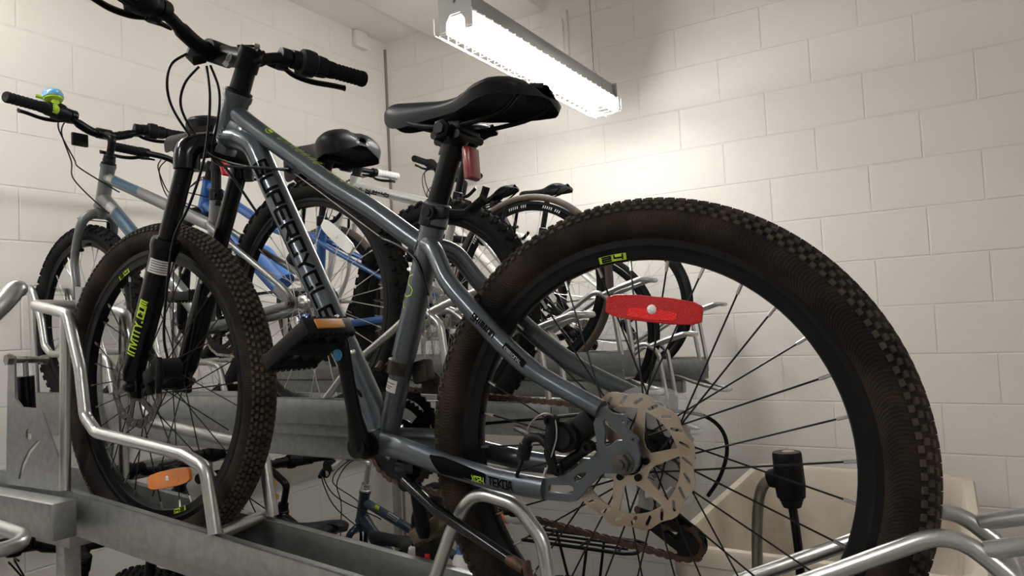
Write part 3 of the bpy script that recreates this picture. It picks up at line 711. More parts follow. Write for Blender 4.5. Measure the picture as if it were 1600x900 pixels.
    m = MB(); m.cyl(st+V((0, rs, 0))-pd*.018+V((-.012, 0, 0)), st+V((0, -rs-.006, 0))-pd*.018+V((-.012, 0, 0)), .005, 10)
    m.tube(curve([st-pd*.018+V((-.014, -rs-.004, 0)), st-pd*.014+V((-.03, -rs-.012, 0)), st-pd*.0+V((-.065, -rs-.008, .01))], 4), [(.007, .005)]*9, 10)
    obj('quick_release_lever', m, 'black', col)
    pr = S.get('rpost', .0138)
    m = MB(); q = sc_-pd*.012; m.tube([st-pd*.05, st+(q-st)*.75, q], [pr, pr, pr*.95], 18); m.ball(q+pd*.002, (.020, .018, .017), 14)
    m.box(q+pd*.006, (.042, .034, .014), bev=.004)
    obj('seat_post', m, S.get('postmat', 'black'), root)
    saddle(root, sc_+V((0, 0, .004)), S.get('tilt', 0), S.get('sk', 1), S.get('skw', 1), S.get('sadmat', 'vinyl'), S.get('notch', 1), True, S.get('sthick', 1), S.get('sshift', 0), S.get('sadbase', 'base'))
    # ---- drive train
    cs = S.get('crank_ang', 1.4)
    crankset(root, S['bb'], S, cs, R)
    rr, cr_ = S.get('ring', .084), .044; b = bb; ci = []
    d = V((-bb.x, 0, R-bb.z)); base = math.atan2(d.z, d.x)
    for i in range(9): a = base-PI/2-i*PI/8; ci.append((b.x+rr*math.cos(a), b.z+rr*math.sin(a)))
    pul2, pul1 = (-.02, R-.155), (.012, R-.085)
    pul2 = S.get('pulley', (-.03, -.15)); pul2 = (pul2[0], R+pul2[1]); pul1 = ((pul2[0]+.03)*.5+.012, R-.088)
    ch = list(ci)
    ch += [(pul2[0]+.012, pul2[1]-.020), (pul2[0]-.010, pul2[1]-.017), (pul2[0]-.018, pul2[1]-.002), (pul2[0]-.006, pul2[1]+.018), (pul1[0]+.014, pul1[1]-.014), (pul1[0]+.020, pul1[1]), (pul1[0]+.012, pul1[1]+.016)]
    for i in range(10): a = -PI*.30-i*(PI*1.18)/9; ch.append((cr_*math.cos(a), R+cr_*math.sin(a)))
    obj('chain', chain_mb(ch, True, y=-.046), S.get('chain', 'steel'), root)
    m = MB()
    for (px, pz) in (pul1, pul2):
        t_ = [((.0195+(.0018 if j % 2 else -.0014))*math.cos(PI*j/11), (.0195+(.0018 if j % 2 else -.0014))*math.sin(PI*j/11)) for j in range(22)]
        m.plate(t_, [rotpoly(8, .003)], .004, XZ(-.046) @ M.Translation((px, pz, 0)))
    for y in (-.0405, -.053):
        m.plate(slot(pul2[0], pul2[1], pul1[0], pul1[1], .0135 if y > -.05 else .021, 8), [slot(pul2[0]*.7+pul1[0]*.3, pul2[1]*.7+pul1[1]*.3, pul2[0]*.35+pul1[0]*.65, pul2[1]*.35+pul1[1]*.65, .005)], .0022, XZ(y))
    dr = obj('rear_derailleur', m, 'plastic', root)
    m = MB(); m.tube(curve([(-.006, -.072, R-.012), (-.018, -.080, R-.035), (-.022, -.078, R-.062), (pul1[0], -.066, pul1[1])], 4), [(.012, .010)]*13, 12); m.cyl((pul1[0], -.052, pul1[1]), (pul1[0], -.068, pul1[1]), .013, 14)
    m.ball((pul2[0], -.054, pul2[1]), (.005, .003, .005), 8)
    obj('derailleur_body', m, 'black', dr)
    q = obj('rear_axle', MB().cyl((0, -.078, R), (0, .082, R), .0050, 10).lathe([(.0135, .0685), (.0135, .0705), (.0098, .071), (.0098, .0785), (.006, .0788), (.006, .083), (0, .0835)], 18, (0, 0, R)).lathe([(.0105, .0705), (.0112, .0735), (.0105, .0775), (.0, .0776)], 6, (0, 0, R)).lathe([(.0125, -.069), (.0125, -.077), (0, -.078)], 6, (0, 0, R)), 'darksteel', root)
    if S.get('vbrake', True):
        cr = h1-hd*.022
        m = MB()
        for s in (1, -1):
            p0 = hub+(cr-hub)*.66+V((.014, s*.046, 0)); p1 = p0+hd*.105+V((.018, -s*.004, 0))
            m.tube([p0, p0+(p1-p0)*.3+V((.003, s*.004, 0)), p1], [(.008, .010), (.006, .008), (.005, .006)], 10)
            m.box(p0+hd*.02+V((-.004, -s*.018, 0)), (.05, .009, .011), bev=.003); m.cyl(p0-V((.02, 0, 0)), p0+V((.014, 0, 0)), .006, 10)
        m.tube([p1+V((0, .10, .003)), p1+V((.0, .05, .0)), p1], .0015, 6); obj('front_brake', m, 'black', fk)
        m = MB()
        for s in (1, -1):
            p0 = P(.08, .20, s*.045) if not S.get('ssb') else P(*S['ssb'], s*.045); p1 = p0+V((-.025, -s*.004, .085))
            m.tube([p0, p0+(p1-p0)*.3, p1], [(.008, .009), (.006, .008), (.005, .006)], 10); m.box(p0+V((-.008, -s*.018, .018)), (.05, .009, .011), bev=.003)
        m.tube([p1, p1+V((0, .09, 0))], .0015, 6); obj('rear_brake', m, 'black', root)
    # ---- cables from the bar to the frame
    if S.get('cables', True):
        tm = (tt[0]+dt[0])/2
        for i, (s, lat) in enumerate(((1, .14), (1, .12), (-1, .13), (-1, .15))[:S.get('ncab', 4)]):
            a = bc+V((-.01, s*lat, S.get('rise', .03)-.015)); k = .05+.02*i
            tgt = [tt[0]+(tt[1]-tt[0]).normalized()*.10+V((0, s*.012, -.024)), dt[0]+(dt[1]-dt[0]).normalized()*.10+V((0, s*.022, 0)), hub+(cr-hub)*.7+V((.02, -s*.05, .06)) if S.get('fork', 'rigid') == 'rigid' else P(S['crown'][0]+.02, S['crown'][1]-.1, .03), dt[0]+(dt[1]-dt[0]).normalized()*.14+V((0, s*.02, 0))][i]
            cable(root, [a, a+V((k*1.3, -s*.03, -.02)), a+V((k*1.7, -s*lat*.6, -.10)), (a+tgt)/2+V((k*1.2, 0, -.03)), tgt+V((.02, s*.006, .012)), tgt])
    if S.get('seatrefl'):
        a = st+(sc_-st)*.45; X = V((-pr-.012, 0, -.0))
        r = obj('rear_reflector_bracket', MB().lathe([(pr, -.008), (pr+.003, -.008), (pr+.003, .008), (pr, .008)], 16, a, pd).box(a+X, (.024, .010, .012), bev=.002), 'plastic', root)
        obj('rear_reflector', MB().box(a+V((-pr-.026, 0, -.006)), (.010, .030, .046), Euler((0, .28, 0)).to_matrix(), bev=.003), S['seatrefl'], r)
    front_end(root, S, None)
    return root, P, frame, fw, rw, fk, stm, hb
# ------------------------------------------------------------------ the grey mountain bike in front
HR = .312
HF, HL, HU = V((-.996615, -.010005, .081600)), V((.011165, -.999843, .013769)), V((.081450, .014633, .996570))
HC = V((-.324143, .823323, -.169351+CAMZ)); HO = HC-HU*HR      # hub and ground point of the rear wheel
HMX = M(((HF.x, HL.x, HU.x, HO.x), (HF.y, HL.y, HU.y, HO.y), (HF.z, HL.z, HU.z, HO.z), (0, 0, 0, 1)))
def hp(px, py, lat, r=HR):
    d = ray(px, py); c = HC-V((0, 0, CAMZ)); t = ((c+HL*lat).dot(HL))/d.dot(HL); q = d*t-c
    return V((q.dot(HF), lat, q.dot(HU)+r))
def hero():
    dt = [(.814, .461), (.768, .455), (.730, .4375), (.700, .396)]+[(.70-.265*t, .396-.391*t) for t in (.2, .4, .6, .8, 1)]+[(.418, -.022)]
    q = curve([(x, 0, z) for x, z in dt], 5); p0, p1 = V((.70, 0, .396)), V((.435, 0, .005)); D = p1-p0; LL = D.length; D.normalize()
    fr = lambda t: (.0225-.0020*max(-.15, min(1, t)), .0215-.0015*max(-.15, min(1, t)))
    rd = [fr((a-p0).dot(D)/LL) for a in q]; rd = [(a*(1+.45*max(0, 1-i/14)), b*(1+.05*max(0, 1-i/14))) for i, (a, b) in enumerate(rd)]
    tt = [(.795, .510), (.737, .474), (.645, .421), (.538, .360), (.454, .318), (.376, .273), (.338, .252)]
    tr = [(.0180-.0026*min(1, i/12), .0170-.002*min(1, i/12)) for i in range(31)]
    def lowdecal(lo, a, ld, L, off):
        k = MB(); ql, _ = strokes('INVNTY.COM', .0085, .0125, .0034, .0030, .12)
        e = a+ld*(L-.055); on_tube(k, ql, e, a+ld*.05, .0216, .0216, -.42, flip=-1)
        obj('lettering', k, 'lime', lo, 'lime green lettering up the fork leg')
        k = MB(); on_tube(k, [[(0, -.021), (0, .021), (.026, .021), (.026, -.021)]], a+ld*.030, a+ld*.06, .0226, .0226, 1.0, flip=-1)
        for i in range(5): on_tube(k, [[(.003+.0045*i, -.017), (.003+.0045*i, .016-.003*(i % 2)), (.0042+.0045*i, .016-.003*(i % 2)), (.0042+.0045*i, -.017)]], a+ld*.030, a+ld*.06, .0229, .0229, 1.0, flip=-1, mi=1)
        obj('spec_sticker', k, ['white', 'ink'], lo, 'white sticker on the fork leg')
    def addframe(m, P):
        # oversize upper seat tube, slimmer lower one, weld beads, dropout plates with bosses
        m.tube([P(.324, .320), P(.380, .092)], [.0182, .0182], 24); m.tube([P(.374, .118), P(.406, -.03)], [.0165, .0165], 20)
        m.lathe([(.0205, -.030), (.0205, .0), (.018, .002)], 24, P(.3245, .318), (P(.324, .320)-P(.380, .092)))
        for c, d, r in ((P(.790, .507), P(.79, .507)-P(.737, .474), .0182), (P(.350, .2585), P(.35, .2585)-P(.376, .273), .0155), (P(.800, .462), P(.8, .462)-P(.752, .434), .0225)):
            n = 22; d = d.normalized(); e1 = V((0, 1, 0)); e2 = d.cross(e1)
            for i in range(n): a = 2*PI*i/n; m.ball(c+(e1*math.cos(a)*.94+e2*math.sin(a))*r, .0034, 6)
        # gusset between top and down tube behind the head
        m.tube(curve([P(.80, .485), P(.768, .466), P(.735, .448), (.70, 0, .428+HR)], 4), [(.026, .016)]*6+[(.024-.0035*i, .015-.002*i) for i in range(1, 8)], 16, up=(0, 0, 1))
        drop = [(0.105, -0.034), (0.085, -0.031), (0.08, -0.027), (0.074, -0.025), (0.061, -0.017), (0.049, -0.007), (0.037, 0.0), (0.032, 0.009), (0.032, 0.02), (0.035, 0.031), (0.037, 0.041), (0.034, 0.048), (0.029, 0.059), (0.024, 0.061), (0.016, 0.055), (0.009, 0.054), (0.001, 0.054), (-0.004, 0.048), (-0.002, 0.041), (-0.006, 0.036), (-0.013, 0.033), (-0.017, 0.028), (-0.016, 0.024), (-0.02, 0.013), (-0.019, 0.001), (-0.014, -0.008), (-0.004, -0.013), (0.009, -0.0125), (0.022, -0.014), (0.03, -0.02), (0.043, -0.035), (0.051, -0.046), (0.057, -0.052), (0.066, -0.055), (0.104, -0.058)]
        holes = [[(0.095, -0.044), (0.093, -0.039), (0.066, -0.035), (0.061, -0.037), (0.06, -0.042), (0.064, -0.046), (0.092, -0.049), (0.095, -0.047)], [(0.026, 0.044), (0.023, 0.048), (0.017, 0.041), (0.008, 0.034), (0.001, 0.029), (0.001, 0.025), (0.008, 0.024), (0.015, 0.018), (0.02, 0.015), (0.024, 0.018), (0.023, 0.031)], [(0.061, -0.026), (0.057, -0.021), (0.05, -0.018), (0.042, -0.017), (0.049, -0.025), (0.057, -0.031), (0.06, -0.03)], rotpoly(10, .0022, 0, .001, .047), rotpoly(10, .0022, 0, -.0115, .028)]
        m.plate(drop, holes, .0055, XZ(.0665) @ M.Translation((0, HR, 0)), bev=.0008)
        m.plate([(x, z) for x, z in drop], holes[:2], .0055, XZ(-.0655) @ M.Translation((0, HR, 0)))
        for x, z in ((.501, .152), (.469, .096)):
            pass
    S = dict(hero=True, R=HR, rt=.0255, Ro=.2635, Ri=.2355, rimw=.0125, knobs=140, kh=.0032, treadmat='tread', tyre='tyre', rim='rim', spoke='spoke', nsp=32, spin=0, spin2=0, spr=.00115,
        rows=[(.17, .0085, .0062, 0), (.50, .0088, .0060, .25), (.80, .0080, .0062, 0), (1.06, .0078, .0056, .5)],
        wb=.979, bb=(.413, -.038), st=(.326, .318), ht0=(.778, .537), ht1=(.82, .437), rht=.0225, tt=tt, ttr=tr, dt=dt, rd=rd, rst=.0182,
        ss=(.32, .26), sspath=[(.334, .258, .010), (.308, .247, .026), (.274, .206, .040), (.226, .166, .047), (.175, .126, .053), (.117, .091, .059), (.030, .057, .0655)], rss=.0128,
        cspath=[(.405, -.038, .018), (.364, -.034, .036), (.323, -.036, .044), (.257, -.043, .051), (.176, -.048, .058), (.100, -.046, .0655)], rcsz=.0175, rcsy=.0115,
        frame='slate', forkmat='gloss', lowmat='gloss', fork='sus', crown=(.84, .412), legx=.006, legy=.055, stan=.165, lowdecal=lowdecal, disc=True, vbrake=False,
        bar=(.838, .620), hw=.30, rise=.028, sweep=.082, droop=-.003, spacer=.042, grip=.088, stem='ahead', sad=(.293, .420), tilt=.02, sshift=-.026, sk=1.02, skw=1.05, rpost=.0155,
        crank_ang=math.atan2(.151, .020), crank=.153, pedrot=.62, ring=.075, teeth=40, chain='rust', pulley=(-.045, -.115), sticker=True, cables=False, pie=True, seatrefl=None,
        frefl=('amber', math.atan2(-.171, -.056), .180, -.28, .128, .030), rrefl=('red', math.atan2(.175, -.011), .1755, .068, .118, .029), addframe=addframe)
    root, P, frame, fw, rw, fk, stm, hb = bike('mountain_bike', 'slate grey mountain bike with dusty knobbly tyres standing in the nearest pulled-out tray', S, mx=HMX)
    up = HR; Z = V((0, 0, up))
    # lettering
    k = MB(); ql, _ = strokes('SUPERCYCLE', .0240, .0215, .0088, .0054)
    on_tube(k, ql, p0+Z-D*.004, p1+Z, (.0225, .0205), (.0215, .0200), .45, flip=-1)
    obj('frame_lettering', k, 'ink', frame, 'black block lettering down the tube')
    k = MB(); a, b = V((.226, .047, .166)), V((.117, .059, .091)); ql, n = strokes('SHIMANO', .0046, .0085, .0022, .0018)
    on_tube(k, ql, a+Z+(b-a).normalized()*.012, b+Z, .0128, .0128, -.05, flip=-1)
    on_tube(k, [[(.064, -.006), (.064, .006), (.104, .006), (.104, -.006)]], a+Z+(b-a).normalized()*.012, b+Z, .0128, .0128, -.05, flip=-1)
    ql, n = strokes('ESSIONAL', .0030, .0035, .0013, .0008); on_tube(k, [[(u+.067, v) for u, v in z] for z in ql], a+Z+(b-a).normalized()*.012, b+Z, .0128, .0128, -.05, lift=.0010, flip=-1, mi=1)
    obj('stay_lettering', k, ['ink', 'silverprint'], frame, 'black lettering along the seat stay')
    k = MB(); a, b = V((.257, .051, -.043)), V((.100, .0655, -.046)); X = a+Z; Y = b+Z; rz = (.0160, .0142); ry = (.0115, .0115)
    on_tube(k, [[(-.028, .010), (-.004, -.010), (.0, -.010), (.0, .011)], [(0, -.010), (0, .011), (.074, .003), (.074, -.0095)]], X, Y, rz, ry, .05, flip=-1)
    ql, n = strokes('XC24', .0036, .0060, .0015, .0013); on_tube(k, [[(u+.052, v-.005) for u, v in z] for z in ql], X, Y, rz, ry, .05, lift=.0011, flip=-1, mi=1)
    ql, n = strokes('TEKOA', .0056, .0095, .0021, .0019); on_tube(k, [[(u+.079, v-.004) for u, v in z] for z in ql], X, Y, rz, ry, .05, lift=.0008, flip=-1)
    obj('chainstay_lettering', k, ['ink', 'lime'], frame, 'black panel with lime and black lettering on the chainstay')
    # lime marks along the top of the top tube (outlined slanted letters and a round badge)
    k = MB(); a, b = V((.705, 0, .456)), V((.44, 0, .311)); rng = random.Random(3); ql = []
    for i in range(11):
        u = .045+i*.0165+(.02 if i > 6 else 0)
        for dv in (0, .0055): ql.append([(u, -.005), (u+.0012, -.005), (u+.0072, .005), (u+.006, .005)] if dv == 0 else [(u+.006, -.005), (u+.0072, -.005), (u+.0132, .005), (u+.012, .005)])
        ql.append([(u+.006, .0042), (u+.006, .0052), (u+.013, .0052), (u+.013, .0042)])
        if i % 3 == 0: ql.append([(u, -.0052), (u, -.0042), (u+.007, -.0042), (u+.007, -.0052)])
    for i in range(14):
        t0, t1 = 2*PI*i/18+.5, 2*PI*(i+1)/18+.5
        ql.append([(.018+.011*math.cos(t0), .007*math.sin(t0)), (.018+.0095*math.cos(t0), .0056*math.sin(t0)), (.018+.0095*math.cos(t1), .0056*math.sin(t1)), (.018+.011*math.cos(t1), .007*math.sin(t1))])
    ql.append([(.012, -.002), (.014, .003), (.026, .001), (.024, -.003)])
    on_tube(k, ql, a+Z, b+Z, .0158, .0152, 1.12, flip=-1)
    obj('top_tube_lettering', k, 'lime', frame, 'lime green outlined lettering')
    k = MB(); ql = []
    pl = [(.0, .008), (.004, .0), (.010, -.002), (.016, .002), (.018, .009), (.022, .013), (.030, .012), (.034, .005), (.032, -.004), (.038, -.006), (.046, -.002), (.052, .006)]
    for (u0, v0), (u1, v1) in zip(pl[:-1], pl[1:]):
        L = math.hypot(u1-u0, v1-v0); nx, ny = -(v1-v0)/L*.0008, (u1-u0)/L*.0008; ql.append([(u0+nx, v0+ny), (u0-nx, v0-ny), (u1-nx, v1-ny), (u1+nx, v1+ny)])
    on_tube(k, ql, P(.350, .214), P(.378, .10), .0182, .0182, -.55, flip=-1); obj('seat_tube_mark', k, 'lime', frame, 'lime green curl on the seat tube')
    k = MB(); on_tube(k, [[(0, -.011), (0, .011), (.019, .011), (.019, -.011)]], P(.3865, .058), P(.4065, -.03), .0166, .0166, -.15, flip=-1)
    for i, v in enumerate((.005, .010, .013)): on_tube(k, [[(v, -.008), (v, .008-.003*i), (v+.001, .008-.003*i), (v+.001, -.008)]], P(.3865, .058), P(.4065, -.03), .0169, .0169, -.15, flip=-1, mi=1)
    obj('paper_sticker', k, ['white', 'ink'], frame, 'small white sticker with print')
    k = MB(); dn = D.cross(V((0, 1, 0)))
    for x, z in ((.501, .152), (.469, .096)):
        c = V((x, .0, z)); t = (c-p0).dot(D)/LL; c = p0+D*(t*LL)+Z; n = V((-D.z, 0, D.x)); n = n if n.z > 0 else -n; n = (n*.86+V((0, .5, 0))).normalized()
        obj('bottle_cage_bolt', MB().ball(c+n*(fr(t)[0]-.0005), .0048, 10), 'alu', frame)
    # wheel decals, rear and front
    for wo, angs in ((rw, (math.atan2(.236, .043),)), (fw, (math.atan2(-.225, -.09), math.atan2(.2, .11)))):
        for a in angs:
            k = MB()
            for r0, r1, aa, bb_, mi in ((.2368, .2452, -.075, .075, 0),):
                n = 6
                for i in range(n):
                    t0, t1 = a+aa+(bb_-aa)*i/n, a+aa+(bb_-aa)*(i+1)/n
                    k.add([(r*math.cos(t), y, r*math.sin(t)) for r, t, y in ((r0, t0, .0104), (r1, t0, .0116), (r1, t1, .0116), (r0, t1, .0104))], [(0, 1, 2, 3)], 0)
            X = M(((math.sin(a), 0, math.cos(a), 0), (0, 0, 0, 0), (-math.cos(a), 0, math.sin(a), 0), (0, 0, 0, 1)))
            ql, n = strokes('24', .011, .0052, .005, .0019)
            for z in ql: k.add([V((math.cos(a+(u-n/2)/.241), 0, math.sin(a+(u-n/2)/.241)))*(.2410+v)+V((0, .0118+v*.13, 0)) for u, v in z], [(0, 1, 2, 3)], 1)
            obj('rim_decal', k, ['lime', 'ink'], wo, 'lime green rim decal with the number 24')
    # disc calipers
    m = MB(); y = .055
    m.cyl(P(.076, .020, .030), P(.076, .020, .072), .0185, 24); m.cyl(P(.076, .020, .072), P(.076, .020, .078), .013, 20); m.box(P(.060, .030, .048), (.045, .030, .030), Euler((0, .7, 0)).to_matrix(), bev=.005)
    m.tube([P(.085, .044, .074), P(.088, .030, .077), P(.090, .0, .077), P(.084, -.022, .075)], [.006, .0075, .0068, .006], 10)
    m.tube(curve([P(.127, -.004, .07), P(.123, .012, .07), P(.108, .016, .07), P(.096, .010, .072)], 4), [.0065]*13, 10); m.cyl(P(.130, -.012, .07), P(.126, .006, .07), .0085, 12)
    m.tube([P(.044, .014, .062), P(.062, -.002, .058), P(.082, -.018, .062)], [.0085, .006, .0085], 10)
    ca = obj('rear_brake_caliper', m, 'plastic', root)
    for x, z, yy in ((.042, .013, .070), (.080, -.019, .070), (.088, .040, .078)):
        obj('caliper_bolt', MB().lathe([(0, .004), (.0035, .004), (.0035, .007), (.0068, .007), (.0068, -.006), (0, -.006)], 12, P(x, z, yy)), 'black', ca)
    k = MB().tube(curve([P(.127, .006, .07), P(.120, .030, .074), P(.100, .046, .078), P(.084, .044, .080), P(.079, .022, .081), P(.086, -.004, .081), P(.094, -.022, .078)], 6), .0010, 6).cyl(P(.0935, -.018, .078), P(.096, -.028, .078), .0018, 8)
    obj('brake_inner_wire', k, 'alu', ca)
    cable(root, [P(.130, -.012, .07), P(.138, -.035, .070), P(.16, -.050, .034), P(.24, -.050, .032), P(.36, -.052, .02), P(.42, -.01, .0), P(.45, .04, .026)], .0024)
    m = MB(); m.cyl(P(.885, .040, .030), P(.885, .040, .070), .019, 20); m.box(P(.905, .030, .050), (.050, .040, .028), Euler((0, .5, 0)).to_matrix(), bev=.006); m.tube([P(.875, .062, .072), P(.868, .03, .074), P(.874, .0, .072)], [.005, .007, .005], 10); m.cyl(P(.94, .03, .05), P(.93, -.01, .05), .008, 10)
    m.box(P(.925, .0, .052), (.03, .07, .02), Euler((0, .3, 0)).to_matrix(), bev=.004) if False else None
    fc = obj('front_brake_caliper', m, 'plastic', fk); obj('brake_inner_wire', MB().tube(curve([P(.865, .030, .076), P(.872, .01, .077), P(.876, -.01, .075)], 4), .0009, 6), 'alu', fc)
    # front derailleur, clamp, kickstand
    m = MB(); d = (P(.374, .118)-P(.406, -.03)).normalized(); m.lathe([(.0165, -.010), (.0195, -.010), (.0195, .010), (.0165, .010)], 20, P(.3865, .076), d)
    m.cyl(P(.412, .082, .012), P(.412, .072, .022), .005, 10); m.cyl(P(.405, .078, .004), P(.418, .072, .012), .004, 8)
    m.box(P(.360, .070, -.022), (.030, .022, .034), Euler((0, .3, 0)).to_matrix(), bev=.004); m.tube([P(.352, .07, -.03), P(.345, .055, -.04), P(.335, .045, -.045)], [.006, .008, .006], 8)
    for yy in (-.034, -.052):
        m.plate([(.37, .052), (.33, .060), (.285, .020), (.278, -.02), (.292, -.022), (.305, .008), (.335, .036), (.37, .034)], [], .0022, XZ(yy) @ M.Translation((0, HR, 0)))
    m.cyl(P(.287, -.02, -.034), P(.287, -.02, -.052), .003, 8)
    fd = obj('front_derailleur', m, 'oily', root)
    cable(root, [P(.345, .25, -.004), P(.352, .21, -.012), P(.356, .15, -.016), P(.357, .085, -.022)], .0014, 'alu')
    m = MB(); m.box(P(.342, -.062, .020), (.034, .040, .016), bev=.003); m.cyl(P(.338, -.075, .018), P(.338, -.085, .044), .010, 12)
    m.tube([P(.338, -.079, .040), P(.26, -.100, .068), P(.13, -.133, .088)], [.0085, .008, .0068], 12)
    ks = obj('kickstand', m, 'gloss', root)
    obj('kickstand_foot', MB().tube([P(.137, -.1315, .087), P(.112, -.1375, .0905)], [.0070, .0072], 12).box(P(.108, -.1385, .0905), (.007, .014, .022), Euler((0, .25, 0)).to_matrix(), bev=.003), 'rust', ks, 'rusty foot of the kickstand')
    # seat post reflector, seat bolt
    m = MB(); pd = (P(.293, .420)-P(.326, .318)).normalized(); c = P(.302, .392); m.lathe([(.0155, -.008), (.0185, -.008), (.0185, .008), (.0155, .008)], 18, c, pd); m.tube([c+V((-.012, 0, 0)), c+V((-.026, 0, -.006))], [.006, .005], 8)
    br = obj('rear_reflector_bracket', m, 'plastic', root)
    m = MB(); rt = Euler((0, .12, .0)).to_matrix(); m.box(P(.268, .374), (.010, .030, .048), rt, bev=.003); m.box(P(.2635, .374), (.006, .026, .044), rt, bev=.002); obj('rear_reflector', m, 'darkred', br, 'dark red reflector under the saddle')
    m = MB(); c = P(.3215, .3035); m.cyl(c+V((0, .012, 0)), c+V((0, .0285, 0)), .0105, 18); m.cyl(c+V((0, .0285, 0)), c+V((0, .031, 0)), .006, 14); m.box(c+V((-.012, .014, 0)), (.026, .014, .018), bev=.004)
    m.tube(curve([c+V((-.020, .006, .0)), c+V((-.030, -.02, .002)), c+V((-.034, -.04, .008)), c+V((-.046, -.044, .028)), c+V((-.052, -.044, .044))], 4), [(.006, .005)]*17, 10)
    obj('seat_clamp_lever', m, 'plastic', root)
    # brake and gear cables at the front
    for pts in (
        [hp(292, 84, .08), hp(268, 100, .10), hp(261, 130, .11), hp(268, 165, .09), hp(292, 205, .06), hp(322, 238, .035), hp(352, 262, .03), hp(400, 330, .028)],
        [hp(311, 104, .06), hp(290, 128, .07), hp(282, 158, .07), hp(290, 186, .06), hp(312, 220, .045), hp(335, 245, .034), hp(395, 262, .030), hp(452, 264, .026)],
        [hp(323, 104, .03), hp(328, 150, .05), hp(325, 205, .062), hp(316, 260, .078), hp(296, 320, .082), hp(272, 372, .082), hp(262, 440, .080), hp(256, 520, .078), hp(262, 560, .072)],
        [hp(329, 103, .02), hp(341, 135, .03), hp(343, 165, .034), hp(338, 200, .036), hp(331, 238, .034), hp(345, 258, .034), hp(410, 262, .030), hp(448, 266, .026)]):
        cable(root, pts)
    q = [hp(453, 266, .0), hp(500, 300, .0), hp(560, 345, .0), hp(597, 372, .0)]
    obj('bare_wire', MB().tube(q, .0009, 6), 'alu', root); obj('cable_stop', MB().tube([hp(446, 263, .010), hp(456, 268, .004)], .0048, 10), 'black', frame); obj('cable_stop', MB().tube([hp(594, 370, .002), hp(600, 374, .002)], .004, 8), 'black', frame)
    cable(root, [hp(598, 373, .004), hp(625, 385, .014), hp(648, 404, .019), hp(660, 430, .020), hp(669, 462, .0195)], .0024)
    obj('bare_wire', MB().tube([hp(669, 462, .0195), hp(673, 520, .012), hp(678, 572, -.018)], .0008, 6), 'alu', root)
    cable(root, [hp(688, 668, -.05), hp(1000, 640, -.075), hp(1050, 642, -.078), hp(1100, 650, -.080), hp(1128, 672, -.080), hp(1136, 705, -.080), hp(1125, 745, -.080), hp(1106, 775, -.080)], .0026)
    # front reflector back, seen behind the bar; noodle stub by the right lever
    m = MB(); c = hp(308, 84, .035); m.lathe([(0, .012), (.012, .011), (.020, .004), (.022, -.004), (.019, -.008), (0, -.008)], 6, c, V((-.5, .75, .15))); m.tube([c, hp(332, 74, .01)], .006, 8)
    obj('front_reflector_back', m, 'plastic', hb)
    m = MB().cyl(hp(371, 72, -.03), hp(397, 72, -.06), .0026, 8); m2 = MB().cyl(hp(396, 72, -.06), hp(404, 74, -.07), .0062, 10)
    obj('cable', m, 'black', root); obj('barrel_adjuster', m2, 'steel', hb)
    k = MB(); c = hp(357, 92, .0205); rtx = M(((-.80, .6, 0, c.x), (0, 0, 1, .0212), (-.6, -.80, 0, c.z), (0, 0, 0, 1)))
    ov = [(.007*math.cos(2*PI*i/16), .0095*math.sin(2*PI*i/16)-.002) for i in range(16)]; k.plate(ov, [[(x*.72, z*.72) for x, z in ov]], .0006, rtx); k.plate([(-.006, .006), (.009, .006), (.006, .015), (-.009, .015)], [], .0006, rtx)
    for i in (-1, 0, 1): k.plate([(i*.003-.0007, -.007), (i*.003+.0007, -.007), (i*.003+.0007, .004), (i*.003-.0007, .004)], [], .0006, rtx)
    obj('stem_badge', k, 'silverprint', stm, 'silver badge on the stem')
    return root
hero()
